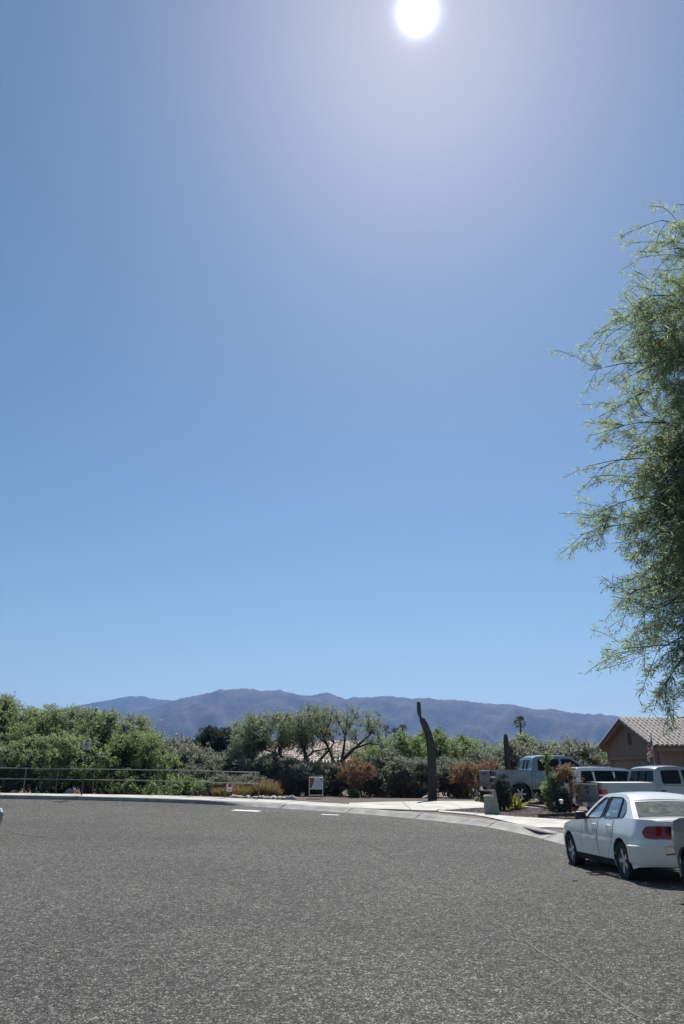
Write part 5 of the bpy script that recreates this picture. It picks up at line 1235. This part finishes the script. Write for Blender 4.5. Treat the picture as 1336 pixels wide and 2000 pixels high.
    # the far slope (seen only edge on) and the strip of near tiles outside the picture
    for r in range(nrow):
        for c in range(ncol, 36):
            y = e0 + r * ex * math.cos(ang) - .02; z = zt(e0) + .115 + r * ex * math.sin(ang); mt = Matrix.Translation((-.37 + c * .305, y, z)) @ Matrix.Rotation(ang + .05, 4, 'X'); far.add([mt @ p.co for p in tm.vertices], [tuple(f.vertices) for f in tm.polygons])
    tag(far.build('roof_tiles', M['tile'], roof, angle=50), kind='stuff')
    rc = MB(); rows = []
    for (x, r0) in ((0, .15), (.46, .125)): rows.append([Vector((x, r0 * math.cos(q), r0 * math.sin(q) * .85)) for q in np.linspace(-.2, math.pi + .2, 8)])
    rc.grid(rows); rcm = rc.mesh('ridge_tile', M['tile'], True, 50)
    for k in range(27): obj('ridge_tile', rcm, roof, (-.5 + k * .42, mid, zt(mid) + .07 + random.uniform(0, .01)), (0, .04, 0))
    # rake tiles down both edges of the gable
    for s_ in (1, -1):
        for r in range(9):
            y0_ = e0 if s_ > 0 else e1; y = y0_ + s_ * r * (mid + over) / 9; obj('rake_tile', rcm, roof, (-.46, y, zt(y) + .08), (0, -ang - .05 if True else 0, s_ * math.pi / 2))
    # taller hipped part of the house behind, just at the picture's edge
    h2 = MB(); h2.box((9.6, 6.5, 2.4), (9.0, 6, 5.0)); h2.build('upper_wall', M['stucco'], o, smooth=False)
    hr = MB(); x0, x1, ya, yb_, z0, z1 = 4.6, 14.8, 3.0, 10.0, 3.55, 5.2
    hr.add([(x0, ya, z0), (x1, ya, z0), (x1, yb_, z0), (x0, yb_, z0), (x0 + 2.6, 6.5, z1), (x1 - 2.6, 6.5, z1)], [(0, 1, 5, 4), (1, 2, 5), (2, 3, 4, 5), (3, 0, 4), (3, 2, 1, 0)]); hr.build('upper_roof', M['tile'], o, smooth=False)
    # the wing's street wall with its own brown fascia
    wg = MB(); wg.box((6.5, -.9, 1.0), (9.2, .2, 3.0)); wg.build('side_wall', M['stucco'], o, smooth=False)
house()

# pale roofed house across the wash, half hidden by the wide mesquite
def far_house():
    y = 62.0; l, r = atd(478, 1485, y), atd(760, 1485, y); gz_ = .4; zt, ze = atd(600, 1451, y + 4).z, atd(600, 1489, y).z
    o = thing('house', (0, 0, 0), 0, 'low house with a pale tiled roof glimpsed through the wide mesquite', 'house')
    m = MB(); m.box(((l.x + r.x) / 2, y + 4.4, ze / 2), (r.x - l.x - .8, 8, ze)); wall = m.build('wall', M['palewall'], o, smooth=False)
    d = MB(); x0, x1 = l.x, r.x; d.add([(x0, y, ze), (x1, y, ze), (x1 - 2.0, y + 4.5, zt + .12), (x0 + 2.0, y + 4.5, zt + .12), (x1, y + 9, ze), (x0, y + 9, ze)], [(0, 1, 2, 3), (3, 2, 4, 5), (0, 3, 5), (1, 4, 2), (0, 5, 4, 1)]); rf = d.build('roof', M['paletile'], o, smooth=False)
    t = MB(); n = 44
    for i in range(n):
        x = x0 + (x1 - x0) * (i + .5) / n; k = 1.0 if 2.0 < x - x0 and x1 - x > 2.0 else min(x - x0, x1 - x) / 2.0
        for j in range(10):
            u0, u1 = j / 10 * k, (j + .93) / 10 * k; t.tube([(x, y + 4.5 * u0, ze + (zt + .12 - ze) * u0 + .06), (x, y + 4.5 * u1, ze + (zt + .12 - ze) * u1 + .03)], [.105, .09], 5, True)
    tag(t.build('roof_tiles', M['paletile'], rf, angle=0), kind='stuff')
    for px in (492, 560, 690): q = atd(px, 1493, y); m = MB(); m.box((q.x, y + .38, 1.5), (1.2, .06, 1.1)); w_ = m.build('window', M['house_glass'], o, smooth=False); f = MB(); [f.box((q.x + dx, y + .34, 1.5 + dz), s_) for dx, dz, s_ in ((-.63, 0, (.06, .1, 1.2)), (.63, 0, (.06, .1, 1.2)), (0, .58, (1.3, .1, .06)), (0, -.58, (1.3, .1, .06)))]; f.build('frame', M['white'], w_, smooth=False)
far_house()

# ------------------------------------------------------------------ rail, signs, posts
def handrail():
    posts = [(-95, 1549.5), (-20, 1549.6), (45, 1550.2), (108, 1550.6), (180, 1551.6), (241, 1552.8), (305, 1554.2), (376, 1556.5), (440, 1559.6), (505, 1562)]
    pts = [Vector(hit(px, py, .11)) for px, py in posts]
    b = pts[-1]; o = thing('handrail', (b.x, b.y, ground_z(b.x, b.y)), 0, 'long two bar metal pipe handrail behind the sidewalk on the left', 'railing'); b3 = Vector(o.location)
    tops = []
    for i, p in enumerate(pts):
        z = ground_z(p.x, p.y); m = MB(); m.tube([Vector((p.x, p.y, z - .2)) - b3, Vector((p.x, p.y, H(p.x, p.y) + .15 + 1.06)) - b3], .026, 8); m.build('post', M['rust'] if i > 2 else M['galv'], o); tops.append(Vector((p.x, p.y, H(p.x, p.y) + .15)) - b3)
    for nm, h in (('top_rail', 1.07), ('middle_rail', .60)):
        m = MB(); m.tube([t + Vector((0, -.005, h)) for t in tops], .022, 8); m.build(nm, M['galv'], o)
handrail()
def sign_frame(o, pts): pass
def letter_P(c, s, y, m):
    """a P of height s in the XZ plane at y"""
    x, z = c; m.box((x - .22 * s, y, z), (.17 * s, .004, s))
    out = [(x - .18 * s + .42 * s * math.cos(a) * 1.0 * (1 if math.cos(a) > 0 else 0), z + .20 * s + .30 * s * math.sin(a)) for a in np.linspace(-math.pi / 2, math.pi / 2, 9)]
    inn = [(x - .18 * s + .25 * s * math.cos(a) * (1 if math.cos(a) > 0 else 0), z + .20 * s + .145 * s * math.sin(a)) for a in np.linspace(-math.pi / 2, math.pi / 2, 9)]
    m.add([Vector((p[0], y - .002, p[1])) for p in out + inn], [(i, i + 1, 10 + i, 9 + i) for i in range(8)])
def no_parking():
    x, y = hit(159, 1553.5, .15); z = H(x, y) + .15; o = thing('no_parking_sign', (x, y, z), 0, 'small square no parking sign on a dark post at the sidewalk', 'road sign')
    m = MB(); m.box((0, 0, 1.12), (.045, .03, 2.28)); m.build('post', M['signpost'], o, smooth=False)
    m = MB(); m.prism(round_poly([(-.155, -.155), (.155, -.155), (.155, .155), (-.155, .155)], .03), 0, .006, Matrix.Translation((0, -.025, 2.09)) @ Matrix.Rotation(R_(90), 4, 'X')); pn = m.build('sign_panel', M['white'], o, smooth=False)
    P = MB(); letter_P((0.012, 2.09), .165, -.034, P); P.build('letter', M['black'], pn, smooth=False)
    r = MB(); n = 28; r.add([Vector((rr * math.cos(2 * math.pi * k / n), -.036, 2.09 + rr * math.sin(2 * math.pi * k / n))) for rr in (.125, .095) for k in range(n)], [(k, (k + 1) % n, n + (k + 1) % n, n + k) for k in range(n)])
    r.box((0, -.037, 2.09), (.20, .003, .024), Matrix.Rotation(R_(45), 4, 'Y')); r.build('prohibition_ring', M['red'], pn, smooth=False)
no_parking()
def yard_sign():
    l, r_ = hit(603.5, 1561.5, .11), hit(629.5, 1561.8, .11); x, y = (l[0] + r_[0]) / 2, (l[1] + r_[1]) / 2 + .35; z = ground_z(x, y); pv = 1.0; wd = (r_[0] - l[0]) + .02; ht = atd(616, 1518, y).z - z
    o = thing('yard_sign', (x, y, z), 0, 'white property sign in a white tube frame beside the sidewalk', 'sign'); f = MB(); h = wd / 2
    f.tube([(-h, 0, -.15), (-h, 0, ht), (h, 0, ht), (h, 0, -.15)], .017, 6)
    for zz in (ht * .455, ht * .17): f.tube([(-h, 0, zz), (h, 0, zz)], .014, 6)
    f.build('frame', M['white'], o, angle=50); pz0, pz1 = ht * .475, ht * .985
    p = MB(); p.box((0, 0, (pz0 + pz1) / 2), (wd - .04, .012, pz1 - pz0)); pn = p.build('sign_panel', mat('sign_panel_white', (.62, .62, .68), .45, var=.05), o, smooth=False)
    a = MB(); w = MB(); hh = h - .025; yy = -.009
    w.add([(-hh, yy, pz1 - .02), (-hh + wd * .30, yy, pz1 - .02), (-hh + wd * .345, yy, pz1 - .07), (-hh + wd * .14, yy, pz0 + .03), (-hh, yy, pz0 + .03)], [(0, 1, 2, 3, 4)]); w.build('dark_wedge', M['sign_maroon'], pn, smooth=False)
    a.add([(-hh + .01, yy - .002, pz1 - .10), (-hh + wd * .24, yy - .002, pz1 - .06), (-hh + wd * .10, yy - .002, pz0 + .14)], [(0, 1, 2)]); a.build('red_wedge', M['red'], pn, smooth=False)
    a = MB(); a.box((hh - .07, yy, pz1 - .08), (.075, .003, .06)); a.build('corner_logo', M['sign_maroon'], pn, smooth=False)
    t = MB(); zt = pz1 - (pz1 - pz0) * .40
    xx = -hh + wd * .40
    for k, ww in enumerate((.035, .03, .04, .028, .036, .03, .034)):                    # the name, too small to read
        t.box((xx + ww / 2, yy, zt + .01 * (k % 2)), (ww, .003, .055 if k else .075)); xx += ww + .012
    t.build('name_line', M['greytext'], pn, smooth=False)
    for zz, w_ in ((.60, .44), (.72, .52), (.82, .50)): t = MB(); t.box((wd * .13, yy, pz1 - (pz1 - pz0) * zz), (w_ * wd * 1.05, .003, .014)); t.build('text_line', M['greytext'], pn, smooth=False)
M['sign_maroon'] = mat('sign_maroon', (.10, .06, .075), .5, var=.1)
yard_sign()
def small_sign():
    x, y = hit(445, 1559, .11); y += .35; z = ground_z(x, y); zt, zb_ = atd(445, 1528.5, y).z - z, atd(445, 1546, y).z - z; o = thing('small_sign', (x, y, z), 0, 'small white sign with a red square fixed low behind the rail', 'sign')
    m = MB(); m.box((0, .02, zt / 2), (.03, .02, zt)); m.build('post', M['rust'], o, smooth=False)
    m = MB(); m.box((0, 0, (zt + zb_) / 2), (.25, .01, zt - zb_)); pn = m.build('sign_panel', M['white'], o, smooth=False)
    m = MB(); m.box((.02, -.007, zt - .12), (.15, .004, .15)); m.build('red_square', M['red'], pn, smooth=False); m = MB(); m.box((.02, -.007, zt - .29), (.15, .004, .02)); m.box((.02, -.007, zt - .33), (.12, .004, .015)); m.build('text_line', M['red'], pn, smooth=False)
small_sign()
# pale post standing in the brush
x = atd(457, 1500, 43.5).x; b = gbase(x, 43.5); o = thing('wooden_post', b, 0, 'pale weathered twin post standing in the brush left of the roof', 'post')
for dx in (-.09, .09):
    m = MB(); m.box((dx, 0, 1.25), (.07, .07, 2.5)); m.build('upright', M['twig'], o, smooth=False)
m = MB(); m.box((-.12, -.1, 1.55), (.22, .06, .05)); m.build('cap_plate', M['white'], o, smooth=False)

# rocks along the walk
def rock_mesh(seed):
    rr = random.Random(seed); bm = bmesh.new(); bmesh.ops.create_icosphere(bm, subdivisions=2, radius=1.0)
    for v in bm.verts:
        n = .25 * math.sin(v.co.x * 3 + seed) * math.cos(v.co.y * 2.6 + seed * 2) + rr.uniform(-.12, .12); v.co *= 1 + n; v.co.z *= .62
    me = bpy.data.meshes.new('rock'); bm.to_mesh(me); bm.free(); me.materials.append(M['rock'])
    for p in me.polygons: p.use_smooth = True
    me.set_sharp_from_angle(angle=R_(28)); return me
RM = [rock_mesh(s) for s in range(4)]
def rock(px, py, s, label, group=None, d=0.3):
    x, y = hit(px, py, .11); y += d; o = obj('rock', RM[random.randrange(4)], None, (x, y, H(x, y) + .11 + s * .25), (random.uniform(-.3, .3), random.uniform(-.3, .3), random.uniform(0, 6.3))); o.scale = (s, s * .8, s * random.uniform(.75, 1.1)); return tag(o, label, 'rock', group)
rock(22, 1549.5, .20, 'flat pale rock under the left end of the rail'); rock(69, 1550, .13, 'small flat rock between the first posts of the rail'); rock(131, 1550.5, .26, 'white angular rock between rail and no parking sign'); rock(146, 1551, .12, 'small dark stone right of the white angular rock')
rock(836, 1562, .16, 'rock just left of the leaning cactus foot', d=1.2); rock(851, 1562, .22, 'pale rounded rock at the leaning cactus foot', d=1.0); rock(877, 1562.6, .16, 'flat rock right of the leaning cactus foot', d=1.1)
for i in range(15): px = 449 + i * 6.2 + random.uniform(-2, 2); rock(px, 1560.2 + (px - 449) * .035 + random.uniform(-.8, .2), random.uniform(.10, .2), 'pale rock in the heap along the dry grass', 'pale rocks along the dry grass')
for i in range(5): px = 545 + i * 7; rock(px, 1564 + random.uniform(-.6, .3), random.uniform(.13, .23), 'tilted pale rock in the row left of the yard sign', 'tilted rocks left of the yard sign', .5)

# stepped stucco pedestal on the gravel
x, y = hit(961, 1589, .14); z = H(x, y) + .13; pm_ = FPX / ((y * CP) - .6); o = thing('utility_pedestal', (x, y, z - .04), R_(-6), 'stepped grey green stucco pedestal with a tapered back on the gravel', 'pedestal'); o.scale = (.82, .82, .84)
m = MB(); m.box((-.03, .02, .36), (.62, .50, .72), None, .80); m.build('base_block', M['pedestal'], o, angle=20)
m = MB(); m.box((-.115, .0, .735), (.40, .50, .035)); m.box((-.13, 0, .77), (.30, .40, .045), None, .8); m.build('cap_slab', M['concrete'], o, angle=20)
m = MB(); m.add([(.10, -.24, 0), (.33, -.24, 0), (.33, .28, 0), (.10, .28, 0), (.075, -.17, .97), (.20, -.17, .97), (.20, .17, .97), (.075, .17, .97), (.085, -.17, .99), (.165, -.17, .995), (.165, .17, .995), (.085, .17, .99)], [(0, 1, 5, 4), (1, 2, 6, 5), (2, 3, 7, 6), (3, 0, 4, 7), (4, 5, 9, 8), (5, 6, 10, 9), (6, 7, 11, 10), (7, 4, 8, 11), (8, 9, 10, 11), (3, 2, 1, 0)]); m.build('tapered_back', M['pedestal'], o, smooth=False)

# two path lamps, edging boards and the little red planter by the gravel
for (px, py, h, lab) in ((1085.5, 1585, .34, 'shorter white path lamp left by the red planter'), (1098.5, 1591, .52, 'taller white path lamp at the brown edging')):
    x, y = hit(px, py, .14); o = thing('path_lamp', (x, y, H(x, y) + .13), 0, lab, 'path lamp', 'path lamps on the gravel')
    m = MB(); m.tube([(0, 0, -.05), (0, 0, h - .14)], .013, 6); m.build('stake', M['trim'], o); m = MB(); m.lathe([(.001, h - .15), (.055, h - .15), (.062, h - .04)], (0, 0, 0), 'z', 12); m.build('lamp_body', M['lens_clear'], o); m = MB(); m.lathe([(.09, h - .045), (.085, h - .02), (.03, h), (.001, h + .005)], (0, 0, 0), 'z', 14); m.build('lamp_shade', M['white'], o)
x0, x1 = hit(1053, 1596, .14), hit(1128, 1594.6, .14)
o = thing('edging_board', (x0[0], x0[1], H(*x0) + .13), math.atan2(x1[1] - x0[1], x1[0] - x0[0]), 'long dark brown edging board between gravel and sidewalk', 'edging'); L = math.hypot(x1[0] - x0[0], x1[1] - x0[1])
for k in range(3): m = MB(); m.box((L * (k + .5) / 3, 0, .04), (L / 3 - .012, .09, .13)); m.build('board', M['edging'], o, smooth=False)
x, y = hit(1098, 1584, .14); o = thing('planter_ring', (x + .1, y + .5, H(x, y) + .13), 0, 'low reddish brown planter ring full of stones by the grey truck', 'planter')
rs = MB(); rs.box((0, 0, 0), (.30, .12, .13)); rsm = rs.mesh('planter_block', mat('red_block', (.16, .06, .05), .9, var=.3, bump=.4), False)
for k in range(11): a = 2 * math.pi * k / 11; obj('planter_block', rsm, o, (.58 * math.cos(a), .46 * math.sin(a), .06), (0, 0, a + math.pi / 2))
for k in range(9): a = k * 2.4; q_ = .38 * math.sqrt(k / 9); t_ = obj('planter_stone', RM[k % 4], o, (q_ * math.cos(a), q_ * math.sin(a) * .8, .12), (0, 0, k)); t_.scale = (.10, .10, .09)

# limp flag on its pole
def flag():
    y = 35.0; b = atd(1280, 1500, y); g = H(b.x, y) + .1; zt = atd(1276, 1436, y).z - g; o = thing('flag', (b.x, y, g), 0, 'limp red, white and blue striped flag hanging from a thin pole', 'flag')
    m = MB(); m.tube([(.0, 0, -.2), (0, 0, zt + .06)], .022, 7); m.lathe([(.001, zt + .05), (.04, zt + .08), (.001, zt + .13)], (0, 0, 0), 'z', 10); m.build('pole', M['galv'], o)
    def P(u, v):     # u along the fly, v down the hoist; the cloth droops and folds on itself
        drop = u * (1.05 + .25 * math.sin(v * 5)); return Vector((-.04 - .22 * u ** 1.1 + .05 * math.sin(u * 9 + v * 4), .09 * math.sin(u * 13 + v * 6) - .03 + .05 * math.sin(v * 11), zt - .02 - v * .70 - drop * .62))
    for k in range(13):
        v0, v1 = k / 13, (k + 1) / 13; u0 = .44 if k < 7 else 0
        m = MB(); m.grid([[P(u, v) for v in (v0, (v0 + v1) / 2, v1)] for u in np.linspace(u0, 1, 14)]); m.build('stripe', M['flag_red'] if k % 2 == 0 else M['flag_white'], o, angle=0)
    m = MB(); m.grid([[P(u, v) for v in np.linspace(0, 7 / 13, 12)] for u in np.linspace(0, .44, 10)]); cn = m.build('canton', M['flag_blue'], o, angle=0)
    s = MB()
    for i in range(9):
        for j in range(5 if i % 2 else 6):
            u, v = .03 + i * .045, .03 + (j + (.5 if i % 2 else 0)) * .085; c = P(u, v); du, dv = (P(u + .01, v) - c).normalized(), (P(u, v + .01) - c).normalized(); n_ = du.cross(dv).normalized()
            for sg in (.004, -.004): s.add([c + n_ * sg + (du * math.cos(a) + dv * math.sin(a)) * (.022 if k % 2 == 0 else .009) for k, a in enumerate(np.linspace(0, 2 * math.pi, 11)[:-1])], [tuple(range(10))])
    s.build('stars', M['flag_white'], cn, smooth=False)
flag()

# dry twigs blown onto the road near the sedan
def twig_at(pts, r, lab):
    P = [Vector((*hit(*p), 0)) for p in pts]; P = [Vector((p.x, p.y, H(p.x, p.y) + r * 1.2 + .012 * math.sin(3 * i))) for i, p in enumerate(P)]; b = P[0].copy(); m = MB(); m.tube([p - b for p in P], [r * (1 - .5 * i / len(P)) for i in range(len(P))], 5); o = m.build('twig', M['bark'], None); o.location = b; tag(o, lab, 'twig')
twig_at([(1152, 1708.5), (1164, 1711), (1178, 1710.5)], .014, 'dark twig on the road beside the sedan shadow')
twig_at([(1120, 1722), (1124, 1721), (1128, 1721.5)], .008, 'tiny dark twig on the road left of the sedan shadow')
twig_at([(1268, 1735), (1276, 1737), (1283, 1741)], .007, 'curved pale straw stem lying in the sedan shadow edge')
twig_at([(103, 1567), (118, 1566), (135, 1564.5)], .012, 'thin stick lying on the road by the left kerb')
x, y = hit(150, 1849); 
# small bird passing in front of the mountain
p = atd(890.5, 1374.5, 110); bm = bmesh.new(); bmesh.ops.create_icosphere(bm, subdivisions=2, radius=1)
for v in bm.verts: v.co = Vector((v.co.x * .17 * (1 - .5 * abs(v.co.x) * (v.co.x > 0)), v.co.y * .06, v.co.z * .055))
me = bpy.data.meshes.new('bird'); bm.to_mesh(me); bm.free(); mb = MB(); mb.v = [tuple(v.co) for v in me.vertices]; mb.f = [tuple(f.vertices) for f in me.polygons]
for s_ in (1, -1): mb.grid([[Vector((.09, s_ * .03, .02)), Vector((-.06, s_ * .03, .02))], [Vector((.07, s_ * .16, .09)), Vector((-.05, s_ * .16, .09))], [Vector((-.02, s_ * .30, .05)), Vector((-.06, s_ * .30, .05))]])
mb.add([(-.15, -.02, 0), (-.15, .02, 0), (-.27, .05, .01), (-.27, -.05, .01)], [(0, 1, 2, 3)])
o = mb.build('bird', M['black']); o.location = p; o.rotation_euler = (.2, -.1, 1.0); tag(o, 'small dark bird flying in front of the mountain', 'bird')
